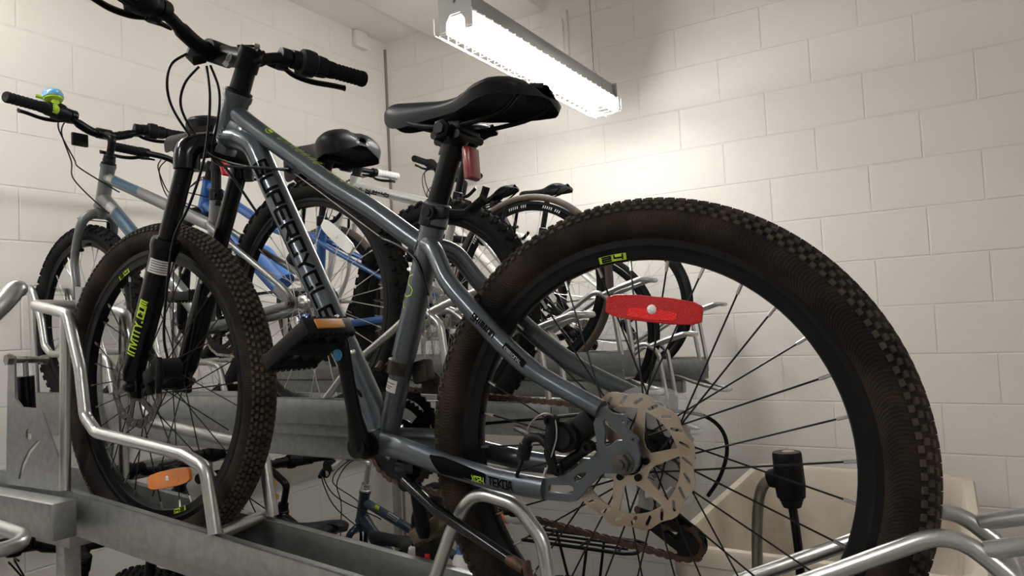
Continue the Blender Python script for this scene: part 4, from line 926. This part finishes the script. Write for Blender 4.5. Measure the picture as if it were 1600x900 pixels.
# ------------------------------------------------------------------ the two-tier rack: trays that pull out, fixed rails, posts
def tray(label, loc=None, mx=None, x0=-.40, x1=1.46, hero=False, loop=True, hx=-.50, fs=0., ll=0., tilt=0.):
    t = thing('bike_tray', label, 'bike tray', loc or (0, 0, 0), mx, 'galvanised bike trays of the rack', PI)
    for s in (1, -1):
        m = MB(); y = s*.056; L = x1-x0; c = (x0+x1)/2
        m.box((c, s*.0585, .056), (L, .003, .062), bev=.0008); m.box((c, s*.0525, .0855), (L, .015, .003), bev=.0008); m.box((c, s*.0465, .042), (L, .003, .088), bev=.0008); m.box((c, s*.0525, .026), (L, .012, .003), bev=.0005)
        obj('side_rail', m, 'galv', t)
    obj('tray_floor', MB().box(((x0+x1)/2, 0, -.0035), (x1-x0, .092, .003)), 'galv', t)
    m = MB(); r = .0112; H = HR
    half = lambda s: [(a_+fs, b_, c_) for a_, b_, c_ in [(.722, s*.060, H-.222), (.752, s*.060, H-.116), (.815, s*.061, H-.102), (1.085, s*.061, H-.097), (1.125, s*.061, H-.070), (1.152, s*.060, H+.022), (1.205, s*.060, H+.128), (1.345, s*.060, H+.142)]]
    pts = fillet(half(1)+[(1.352+fs, .02, H+.142), (1.352+fs, -.02, H+.142)]+half(-1)[::-1], .03, 5)
    m.tube(pts, r, 14)
    obj('front_wheel_holder', m, 'galvtube', t)
    for s in (1, -1): obj('holder_upright', MB().cyl((1.190+fs, s*.060, H-.225), (1.213+fs, s*.060, H+.125), .0105, 14), 'galvtube', t)
    obj('cross_tube', MB().cyl((.722+fs, .052, H-.224), (.740+fs, -.052, H-.224), .0105, 14), 'galvtube', t)
    m = MB(); r = .0086
    for s in (1, -1):
        q = fillet([(-.02, s*.050, H-.225), (-.10, s*.050, H-.152), (-.225, s*.050, H-.078), (-.318, s*.050, H-.020), (-.372, s*.050, H-.060), (-.395, s*.050, H-.235)], .045, 6); m.tube(q, r, 12)
    obj('rear_wheel_holder', m, 'galvtube', t)
    m = MB(); a = fillet([(-.345, .050, H-.034), (-.395, .047, H-.016), (hx+.03, .044, H+.006), (hx, .030, H+.002), (hx, -.030, H+.002), (hx+.03, -.044, H+.006), (-.395, -.047, H-.016), (-.345, -.050, H-.034)], .03, 5)
    a = [V((p.x, p.y, p.z-tilt*max(0, p.y+.03)/.07*min(1, max(0, (-.36-p.x)/.06)))) for p in a]
    obj('pull_handle', m.tube(a, r if not tilt else .0105, 12), 'galvtube', t)
    if loop:
        a = fillet([(-.28, .046, .02), (-.36, .046, ll*.6-.012), (hx+.03, .044, ll-.045), (hx, .03, ll-.048), (hx, -.03, ll-.048), (hx+.03, -.044, ll-.045), (-.36, -.046, ll*.6-.012), (-.28, -.046, .02)], .03, 5)
        obj('lower_loop', MB().tube(a, r, 12), 'galvtube', t)
    if hero:
        q = fillet([(.286, .051, H-.235), (.252, .047, H-.134), (.218, .047, H-.072), (.150, .047, H-.078), (.112, .047, H-.115), (.085, .051, H-.235)], .045, 7)
        obj('side_hoop', MB().tube(q, .0090, 14), 'galvtube', t)
        y = .0645
        px = lambda *L: [(hp(a, b, y).x, hp(a, b, y).z) for a, b in L]
        m = MB(); m.plate(px((11, 756), (97, 768), (95, 722), (68, 646), (60, 638), (36, 636), (25, 622), (24, 556), (14, 552)), [px((42, 672), (46, 669), (50, 674), (51, 684), (47, 690), (42, 684)), px((30, 748), (35, 725), (45, 704), (60, 688), (64, 690), (50, 708), (40, 727), (33, 749))], .004, XZ(y))
        obj('lift_plate', m, 'galv', t)
        m = MB(); m.plate(px((61, 556), (72, 556), (74, 640), (92, 700), (84, 760), (61, 640)), [], .004, XZ(y-.112)); m.plate(px((50, 446), (61, 448), (63, 560), (52, 560)), [], .006, XZ(y-.09)); obj('lift_plate', m, 'galv', t)
        a, b = hp(38, 556, .03), hp(44, 668, .02); d = (b-a).normalized()
        obj('gas_strut', MB().tube([a, a+d*.055], .0065, 12, mi=1).tube([a+d*.045, b], .017, 18, mi=0), ['gloss', 'alu'], t)
        m = MB(); m.cyl(hp(12, 562, .075), hp(70, 562, -.03), .0075, 12)
        for q in (hp(14, 562, .072), hp(69, 562, -.03)): m.lathe([(0, -.006), (.012, -.006), (.012, .006), (0, .006)], 6, q)
        obj('pivot_bolt', m, 'steel', t)
    return t
REF = -1.30
tray('pulled-out and lowered galvanised tray under the grey mountain bike', mx=HMX, hero=True, loop=False)
SLOTS = [(.375, -.25, -.14, 0), (1.27, -.252, 0, .155), (1.70, -.31, 0, .205), (2.20, -.207, 0, -.02), (2.61, -.40, 0, -.03), (3.05, -.291, 0, .0)]     # y, tray floor above the camera level, shift
TL = ['empty galvanised tray whose rounded handle pokes in at the left edge', 'galvanised tray under the grey bicycle with the bell', 'galvanised tray under the blue bicycle',
      'galvanised tray under the silver bicycle with the narrow road tyres', 'galvanised tray set low under the black bicycle near the back wall', 'galvanised tray under the white bicycle beside the back wall']
for (y, z, dx, fs), lb in zip(SLOTS, TL): tray(lb, (REF+dx, y, CAMZ+z), x0=-.40 if y > 1 else -.30, x1=1.42 if y > 1 else 1.38, loop=True, hx=-.50 if y > 1 else -.515, fs=fs, ll=0 if y > 1 else .068, tilt=0 if y > 1 else .075)
rk = thing('rack_frame', 'fixed galvanised frame of rails and posts carrying the upper bike trays', 'rack', (-2.0, 1.7, 0))
RO = V((2.0, -1.7, 0))
for i, y in enumerate([.375, .712, 1.27, 1.70, 2.20, 2.61, 3.05]):
    zt = CAMZ+[-.26, -.303, -.258, -.36, -.215, -.408, -.298][i]
    xe = (-1.36, -1.462, -1.0, -.97, -1.0, -1.0, -1.0)[i]; m = MB(); hh = .072 if i == 1 else .058
    m.box(RO+V(((-2.88+xe)/2, y, zt-hh/2)), (xe+2.88, .046, hh), bev=.006)
    obj('fixed_rail', m, 'galv', rk)
    obj('rail_end_cap', MB().box(RO+V((xe+.002, y, zt-hh/2)), (.006, .044, hh-.002), bev=.002), 'galv', rk)
for x in (-1.56, -2.72):
    obj('cross_beam', MB().box(RO+V((x, 1.72, CAMZ-.512)), (.07, 2.82, .055), bev=.004), 'galv', rk) if x < -2 else obj('cross_beam', MB().box(RO+V((x-.06, .845, CAMZ-.406)), (.14, .16, .03), bev=.003), 'galv', rk)
for x, y, zt in ((-1.67, .822, CAMZ-.421), (-2.72, .40, CAMZ-.54), (-2.72, 1.9, CAMZ-.54), (-2.72, 3.1, CAMZ-.54)):
    m = MB().box(RO+V((x, y, zt/2)), (.036, .036, zt), bev=.003); m.box(RO+V((x, y, .004)), (.05, .05, .008), bev=.002)
    obj('post', m, 'galv', rk)
# ------------------------------------------------------------------ the other bicycles on the upper tier
W26 = dict(R=.32, rt=.025, Ro=.272, Ri=.246, knobs=58, kh=.006, tyre='tyre2', rim='rim', spoke='spoke2', rows=[(.24, .016, .010, 0), (.70, .017, .012, .25), (1.1, .013, .010, 0)])
def decal_b2(frame, P):
    k = MB(); on_tube(k, [[(.03, -.011), (.03, .012), (.055, .012), (.062, -.011)]], P(.925, .460), P(.375, .235), .0178, .0178, .45, flip=-1, mi=1)
    on_tube(k, [[(.066, -.012), (.060, .012), (.20, .012), (.215, -.012)]], P(.925, .460), P(.375, .235), .0178, .0178, .45, flip=-1)
    obj('frame_decal', k, ['petrol', 'silverprint'], frame, 'petrol blue and silver decal on the top tube'); k = MB()
    on_tube(k, [[(.07, -.018), (.06, .010), (.095, .014), (.11, -.016)]], P(.95, .40), P(.43, -.03), .0213, .0213, .7, flip=-1, mi=1)
    on_tube(k, [[(.115, -.018), (.10, .014), (.27, .016), (.28, -.016)]], P(.95, .40), P(.43, -.03), .0213, .0213, .7, flip=-1)
    on_tube(k, [[(.29, -.018), (.285, .016), (.32, .016), (.33, -.016)]], P(.95, .40), P(.43, -.03), .0213, .0213, .7, flip=-1, mi=1)
    obj('frame_decal', k, ['petrol', 'silverprint'], frame, 'petrol blue and silver decal on the down tube'); k = MB()
    on_tube(k, [[(.03, -.005), (.03, .006), (.16, .006), (.16, -.005)]], P(.335, .215, .032), P(.04, .045, .062), .009, .009, .0, flip=-1)
    obj('frame_decal', k, ['petrol', 'silverprint'], frame, 'petrol blue decal on the seat stay')
b2, P2, f2, _, _, fk2, _, hb2 = bike('city_bike', 'grey bicycle with petrol blue decals and a blue and green bell, by the left wall', dict(W26, ncab=2, wb=1.06, bb=(.42, -.045), st=(.368, .345), ht0=(.912, .50), ht1=(.958, .365),
    tt=[(.925, .460), (.375, .235)], dt=[(.95, .40), (.43, -.03)], ss=(.372, .245), frame='grey2', fork='rigid', bar=(.935, .605), hw=.31, rise=.035, sweep=.06, grip=.12, stem='quill', quill=.085,
    sad=(.362, .475), sk=1.12, skw=1.2, sthick=1.2, sshift=.055, sadmat='vinyl', sadbase='brownvinyl', notch=.4, extra=decal_b2, seatrefl='red', spin2=0, rrefl=('clear', math.atan2(.159, -.11), .193, .69, .122, .031), crank_ang=2.6, hub='alu', cas='steel'), loc=(-1.37, 1.27, CAMZ-.252))
m = MB(); c = V((.935-.035, .165, .605+.035+.32)); m.lathe([(.0125, -.014), (.017, -.013), (.017, .013), (.0125, .014)], 18, c, (0, 1, 0)); m.box(c+V((.0, 0, .020)), (.022, .020, .022), bev=.004); m.lathe([(0, .026), (.016, .026), (.026, .033), (.0275, .038), (0, .039)], 24, c, (.25, .0, 1)); m.tube([c+V((.02, .02, .036)), c+V((.028, .040, .04))], .006, 8)
bl = obj('bell', m, 'bellgreen', hb2, 'bright green bell body'); bm_ = MB().lathe([(.0285, .0385), (.0290, .042), (.0285, .052), (.025, .060), (.014, .066), (0, .068)], 28, c, (.25, 0, 1), caps=False)
for i in range(6): bm_.ball(c+V((.012+.0285*math.cos(i*1.05), .0285*math.sin(i*1.05), .0475-.006*math.cos(i*1.05))), .0024, 8, mi=1)
obj('bell_cap', bm_, ['bellblue', 'white'], bl, 'pale blue bell cap with white dots')
obj('front_reflector', MB().box(V((.985, .05, .905)), (.012, .05, .042), bev=.003), 'plastic', hb2)
# mudguard-like cover cloth over the saddle of this bike shows brown from below
def decal_b3(frame, P):
    k = MB(); on_tube(k, [[(.05, -.012), (.05, .012), (.30, .012), (.30, -.012)]], P(1.10, .46), P(.79, .18), .0232, .0232, -.2, flip=-1)
    obj('frame_decal', k, 'ink', frame, 'black panel on the down tube')
    m = MB(); a, b = P(.83, .225), P(.70, .10); n = V((-.6, 0, .7)).normalized()*.048
    m.tube([a+n, a+n+(b-a)*.08, a+n+(b-a)*.2, b+n], [.022, .034, .036, .035], 20); m.cyl(a+n-(b-a)*.05, a+n, .015, 12)
    obj('water_bottle', m, 'bluecloth', frame, 'blue water bottle')
bike('trail_bike', 'bright blue bicycle with a plump black saddle, behind the grey mountain bike', dict(W26, R=.345, rt=.028, Ro=.29, Ri=.262, kh=.006, wb=1.19, bb=(.52, -.03), st=(.475, .345), ht0=(1.075, .555), ht1=(1.12, .435),
    tt=[(1.065, .53), (.75, .345), (.485, .27)], dt=[(1.092, .46), (.79, .18), (.54, -.015)], ss=(.482, .27), frame='blue', fork='sus', forkmat='black', lowmat='gloss', crown=(1.135, .40), stan=.14, legx=.005, bar=(1.17, .625), hw=.33, rise=.015, sweep=.02,
    grip=.12, twist=False, sad=(.435, .535), sk=1.34, skw=1.25, sthick=2.3, notch=.6, extra=decal_b3, disc=True, discmat='steel', vbrake=False, crank_ang=2.4, tyre='tyre2', spin=.5), loc=(-1.293, 1.70, CAMZ-.309))
def decal_b4(frame, P):
    k = MB(); a, b = P(.815, .465), P(.31, .315); ql, n = strokes('SUB-45', .016, .020, .006, .0042, .2)
    on_tube(k, [[(u+.075, v) for u, v in z] for z in ql], a, b, .0205, .0205, .05, flip=-1)
    ql = [[(.03, -.015), (.035, -.015), (.045, .012), (.04, .012)], [(.04, .012), (.045, .012), (.06, -.015), (.055, -.015)]]; on_tube(k, ql, a, b, .0205, .0205, .05, flip=-1)
    obj('frame_lettering', k, 'ink', frame, 'SUB-45 lettering on the silver tube')
WR = dict(R=.328, rt=.0145, Ro=.3005, Ri=.268, rimw=.010, knobs=0, kh=0, tyre='tan', rim='rim', spoke='spoke2', nsp=28, spr=.0009, legy=.05)
b4, P4, f4, _, rw4, _, _, hb4 = bike('hybrid_bike', 'silver bicycle with narrow worn road tyres and pale grey grips', dict(WR, wb=1.0, bb=(.43, -.055), st=(.290, .377), ht0=(.815, .515), ht1=(.852, .40),
    tt=[(.825, .475), (.31, .315)], rtt=.020, rdt=.022, dt=[(.845, .425), (.45, -.035)], ss=(.305, .325), rss=.0075, frame='silver', fork='rigid', bar=(.87, .565), hw=.30, rise=.0, sweep=.03, grip=.13, gripmat='gripgrey', twist=False, spacer=.03,
    sad=(.235, .555), skw=.95, clampmat='black', extra=decal_b4, crank_ang=.9), loc=(-1.268, 2.20, CAMZ-.205))
k = MB(); rng = random.Random(5)
for a0 in (1.45, 1.95, .75):
    for i in range(9 if a0 > 1 else 4):
        t = a0+i*.030; k.add([V((r*math.cos(t+q), 0, r*math.sin(t+q)))+V((0, .0096, 0)) for r, q in ((.279, 0), (.289, .004), (.289, .018), (.279, .014))], [(0, 1, 2, 3)]) if i != 5 else None
obj('rim_print', k, 'white', rw4, 'white print on the deep black rim')
m = MB(); c = V((.855, .10, .328+.60)); m.lathe([(.0125, -.02), (.019, -.018), (.019, .018), (.0125, .02)], 16, c); m.box(c+V((0, 0, .045)), (.035, .04, .055), bev=.006)
obj('lamp_holder', m, 'plastic', hb4)
bike('road_bike', 'black bicycle with a slim upward-tilted saddle, second from the back wall', dict(WR, R=.335, Ro=.309, Ri=.287, rt=.013, tyre='tyre2', wb=1.0, bb=(.42, -.06), st=(.30, .43), ht0=(.83, .52), ht1=(.87, .40), tt=[(.84, .49), (.315, .39)], dt=[(.862, .43), (.44, -.04)], ss=(.312, .39),
    frame='gloss', fork='rigid', bar=(.90, .56), hw=.22, rise=.0, sweep=.02, twist=False, sad=(.375, .575), tilt=-.22, sk=.95, skw=.85, sthick=.8, crank_ang=2.2), loc=(-1.27, 2.61, CAMZ-.40))
bike('white_city_bike', 'white bicycle with high handlebars in the tray nearest the back wall', dict(WR, R=.337, Ro=.303, Ri=.285, rt=.0165, tyre='tyre2', wb=1.04, bb=(.44, -.06), st=(.39, .40), ht0=(.88, .56), ht1=(.925, .42), tt=[(.89, .52), (.42, .33)], dt=[(.915, .45), (.46, -.04)], ss=(.40, .345),
    frame='whitef', fork='rigid', bar=(.97, .735), hw=.30, rise=.05, sweep=.03, stem='quill', quill=.14, twist=True, sad=(.355, .545), skw=1.25, sthick=1.15, notch=.3, cas='steel'), loc=(-1.27, 3.05, CAMZ-.291))
# ------------------------------------------------------------------ the lower tier
FL = .012
WL = dict(W26, R=.34, Ro=.29, Ri=.264, knobs=54)
def low(name, label, S, x, y, z=FL, ch=''):
    t = thing('lower_bike_channel', ch, 'bike tray', (x-.5, y, z-FL), group=None)
    cw = .122 if S.get('steer') else .052; m = MB(); m.box((0, 0, .004), (1.75, cw*2-.004, .006))
    for s in (1, -1): m.box((0, s*cw, .03), (1.75, .004, .06), bev=.001)
    if z > .03: m.box((-.6, 0, -(z-FL)/2), (.08, .08, z-FL)); m.box((.6, 0, -(z-FL)/2), (.08, .08, z-FL))
    obj('channel', m, 'galv', t)
    return bike(name, label, S, loc=(x, y, z))
base = dict(WL, wb=1.05, bb=(.43, -.04), st=(.36, .36), ht0=(.88, .585), ht1=(.92, .46), tt=[(.89, .55), (.37, .31)], dt=[(.915, .48), (.45, -.02)], ss=(.367, .32), frame='gloss', fork='sus', forkmat='black', lowmat='black', crown=(.935, .43), stan=.14, legx=.0, sad=(.335, .50), hw=.31, rise=.02, sweep=.05, cables=True, vbrake=False)
low('commuter_bike', 'black bicycle with its bar turned, below the fixed rail at the left', dict(base, bar=(.93, .665), steer=-.36, disc=True, discmat='steel'), -1.05, .975, ch='low floor channel under the black bicycle with the turned bar')
low('junior_bike', 'black bicycle mostly hidden below the pulled-out tray, only its knobbly front tyre top showing', dict(base, bar=(.93, .655), wb=1.05, steer=.0, spin=.2), -1.15, 1.32, .15, ch='raised floor channel under the mostly hidden black bicycle')
b7 = low('folding_stem_bike', 'black bicycle with yellow dots on its bent stem', dict(base, ht0=(.90, .57), ht1=(.935, .46), stem='quill', quill=.10, bar=(1.0, .72), hw=.27, rise=.0, sweep=.03, steer=-.12), -1.12, 1.70, ch='low floor channel under the bicycle with the bent dotted stem')
k = MB()
for t, r in ((.35, .010), (.75, .007)):
    p = V((.90, .0135, .34+.585))+V((.02, 0, .11))*t*1.0; k.cyl(p, p+V((0, .003, 0)), r, 16)
obj('yellow_dots', k, 'yellow', b7[6], 'round yellow stickers')
def l3x(frame, P):
    k = MB(); on_tube(k, [[(.03, -.008), (.03, .008), (.05, .008), (.055, -.008)]], P(.89, .50), P(.37, .30), .0182, .0182, .3, flip=-1, mi=1); obj('frame_decal', k, ['silverprint', 'lime'], frame); k = MB()
    ql, n = strokes('S', .05, .016, .008, .004, .3); on_tube(k, [[(u+.10, v) for u, v in z] for z in ql][:6], P(.89, .50), P(.37, .30), .0182, .0182, .3, flip=-1)
    obj('frame_decal', k, ['silverprint', 'lime'], frame, 'pale marks on the navy tube')
b8 = low('navy_bike', 'navy blue bicycle with a silver quill stem and rear carrier', dict(base, ht0=(.925, .545), ht1=(.955, .42), tt=[(.93, .50), (.37, .30)], dt=[(.95, .44), (.45, -.02)], frame='navy', fork='rigid', forkmat='navy', stem='quill', quill=.115, stemmat='alu', barmat='alu', bar=(.99, .685), hw=.24, rise=-.02, sweep=.10, crown=None, vbrake=True, extra=l3x), -1.10, 2.12, ch='low floor channel under the navy bicycle')
m = MB()
for y in (-.06, -.02, .02, .06): m.tube([(-.20, y, .80), (.16, y, .80)], .0045, 8)
m.tube(fillet([(.16, .065, .80), (-.20, .065, .80), (-.24, .05, .80), (-.24, -.05, .80), (-.20, -.065, .80), (.16, -.065, .80)], .03), .006, 8)
for x in (-.18, -.05, .10): m.tube([(x, -.065, .80), (x, .065, .80)], .004, 8)
for s in (1, -1): m.tube([(-.0, s*.075, .36), (-.08, s*.07, .795)], .005, 8); m.tube([(.0, s*.075, .36), (.10, s*.07, .795)], .005, 8)
obj('rear_carrier', m, 'black', b8[0])
# kick scooter with grey and orange grips, its post just behind the mountain bike's rear wheel
p = at_y(668, 830, 1.17); t = thing('kick_scooter', 'black kick scooter post with grey and orange grips below the mountain bike', 'scooter', (p.x, p.y, 0))
zb = at_y(805, 806, 1.17).z; gx = at_y(800, 806, 1.17).x-p.x
m = MB().tube([(0, 0, .12), (0, 0, p.z-.06)], .016, 16).tube([(0, 0, p.z-.10), (0, 0, zb-.01)], .013, 14); obj('post', m, 'gloss', t)
m = MB().box((0, 0, p.z-.02), (.045, .04, .07), bev=.008).ball((0, 0, p.z-.065), (.026, .024, .022)).box((.022, 0, p.z+.045), (.03, .035, .11), bev=.006); obj('folding_hinge', m, 'plastic', t)
obj('hinge_button', MB().box((.012, -.014, at_y(677, 868, 1.17).z), (.014, .014, .02), bev=.003), 'red', t, 'small red button')
q = curve([(-.03, .0, zb-.14), (-.03, 0, zb-.05), (-.012, 0, zb-.012), (gx*.4, 0, zb-.01), (gx, .02, zb)], 5); hb = obj('handlebar', MB().tube(q, .0115, 12), 'black', t)
for c_, d_ in (((gx, .02, zb), (1, .03, 0)), ((-.03, 0, zb-.16), (0, 0, -1))):
    g = MB().lathe([(.012, -.075), (.018, -.07), (.021, -.055), (.019, -.035), (.021, -.02), (.0225, 0), (.020, .016), (.010, .022), (0, .022)], 20, c_, d_); g2 = MB().lathe([(.0212, -.034), (.0222, -.030), (.0228, -.022), (.0222, -.018)], 20, c_, d_, caps=False)
    go = obj('grip', g, 'gripgrey', hb); obj('grip_band', g2, 'orange', go)
s_ = 1; obj('brake_lever', MB().tube(curve([(gx-.09, 0, zb-.02), (gx-.05, -.02, zb-.035), (gx+.01, -.02, zb-.035)], 4), .004, 8), 'alu', hb)
m = MB().box((.33, 0, .085), (.50, .12, .03), bev=.01).tube([(0, 0, .13), (.06, 0, .12), (.10, 0, .09)], .02, 12); obj('deck', m, 'gloss', t)
for x in (-.03, .62): obj('scooter_wheel', MB().lathe([(.03, -.012), (.09, -.015), (.098, 0), (.09, .015), (.03, .012)], 32, (x, 0, .098), closed=True).cyl((x, -.03, .098), (x, .03, .098), .012, 12), 'tyre2', t)
bt = at_y(722, 868, 1.19); rg = MB(); bx, by = bt.x-p.x, bt.y-p.y; rg.lathe([(.0235, -.004), (.026, -.004), (.026, .004), (.0235, .004)], 20, (bx, by, bt.z-.045), (0, 0, 1), closed=True); rg.tube([(0, 0, bt.z-.05), (bx*.45, by*.5, bt.z-.046)], .005, 8); rg.box((bx, by, bt.z-.0886), (.056, .046, .004)); rg.tube([(bx-.0262, by, bt.z-.0886), (bx-.0262, by, bt.z-.045)], .003, 6)
obj('bottle_holder', rg, 'black', t)
t = thing('squeeze_bottle', 'small white bottle with a blue cap and yellow and blue label', 'bottle', (bt.x, bt.y, bt.z-.086)); ax = V((-.0, 0, 1))
obj('bottle_body', MB().lathe([(0, 0), (.019, 0), (.0205, .004), (.0205, .075), (.016, .086), (.010, .09), (.010, .094)], 24, (0, 0, 0), ax), 'white', t)
obj('bottle_cap', MB().lathe([(.0115, .091), (.0115, .106), (.006, .112), (.005, .122), (0, .123)], 20, (0, 0, 0), ax), 'bluecloth', t)
k = MB().lathe([(.0208, .015), (.0208, .040)], 24, (0, 0, 0), ax, caps=False, mi=0).lathe([(.0208, .042), (.0208, .060)], 24, (0, 0, 0), ax, caps=False, mi=1); obj('bottle_label', k, ['bluecloth', 'lime'], t, 'blue and yellow-green label')
# ------------------------------------------------------------------ tub on castors, cable lock
t = thing('utility_tub', 'big dirty beige plastic tub on castors by the back wall', 'tub', (-.35, 2.62, 0))
def ring(hx, hy, z, r=.07, n=6):
    o = []
    for cx, cy, a0 in ((1, 1, 0), (-1, 1, PI/2), (-1, -1, PI), (1, -1, 1.5*PI)):
        for i in range(n+1): a = a0+PI/2*i/n; o.append((cx*(hx-r)+r*math.cos(a), cy*(hy-r)+r*math.sin(a), z))
    return o
m = MB(); zr = at_y(1045, 845, 2.05).z; prof = [(.30, .49, .16), (.305, .495, .15), (.365, .565, zr-.12), (.372, .572, zr-.11), (.392, .592, zr-.10), (.394, .594, zr-.055), (.402, .602, zr-.05), (.404, .604, zr-.01), (.398, .598, zr), (.372, .572, zr), (.366, .566, zr-.012), (.352, .552, zr-.13), (.29, .48, .19)]
rs = [ring(a, b, z) for a, b, z in prof]; n = len(rs[0])
for r_ in rs: m.v += [V(q) for q in r_]
for i in range(len(rs)-1):
    for j in range(n): m.f.append((i*n+j, i*n+(j+1) % n, (i+1)*n+(j+1) % n, (i+1)*n+j)); m.m.append(0)
m.f.append(tuple(range(n-1, -1, -1))); m.m.append(0); m.f.append(tuple((len(rs)-1)*n+j for j in range(n))); m.m.append(0)
obj('tub_body', m, 'tub', t)
for sx in (1, -1):
    for sy in (1, -1):
        k = MB(); k.lathe([(.012, -.018), (.05, -.018), (.06, -.01), (.06, .01), (.05, .018), (.012, .018)], 24, (sx*.22, sy*.38, .06), closed=True); k.box((sx*.22, sy*.38, .135), (.07, .06, .03), bev=.003)
        for q in (-.024, .024): k.box((sx*.22, sy*.38+q, .095), (.03, .004, .08))
        k.cyl((sx*.22, sy*.38-.028, .06), (sx*.22, sy*.38+.028, .06), .008, 8); obj('castor', k, 'plastic', t)
yl = .93; L = lambda a, b, dy=0: at_y(a, b, yl+dy)
t = thing('cable_lock', 'black key lock with a clear-coated steel cable hanging behind the rear wheel', 'lock', tuple(L(1250, 880))); o0 = L(1250, 880); T = lambda a, b, dy=0: L(a, b, dy)-o0
a, b = T(1229, 706), T(1238, 792); d = (b-a).normalized(); q = (b-a).length
obj('lock_body', MB().lathe([(0, 0), (.0165, 0), (.0175, .003), (.0175, .012), (.0168, .0125), (.0175, .013), (.0182, q*.6), (.0168, q*.82), (.0135, q*.86), (.0140, q*.88), (.0120, q*.91), (.0125, q*.93), (.0105, q), (0, q)], 28, a, d), 'plastic', t)
obj('key_cylinder', MB().lathe([(0, -.0012), (.007, -.0012), (.008, 0)], 20, a+V((.002, 0, 0)), d), 'rotor', t)
sl = MB().lathe([(0, -.004), (.0115, -.004), (.0125, .0), (.0115, .022), (.0095, .026), (0, .026)], 20, T(1232, 742), T(1205, 748)-T(1232, 742)); obj('cable_sleeve', sl, 'rubber', t)
obj('steel_cable', MB().tube(curve([T(1207, 747), T(1194, 757), T(1186, 780), T(1183, 830), T(1184, 900), T(1190, 960)], 6), .0068, 12), 'steel', t)
obj('coated_cable', MB().tube(curve([T(1238, 790), T(1244, 830), T(1250, 885), T(1252, 960)], 6), .0055, 12), 'gloss', t)
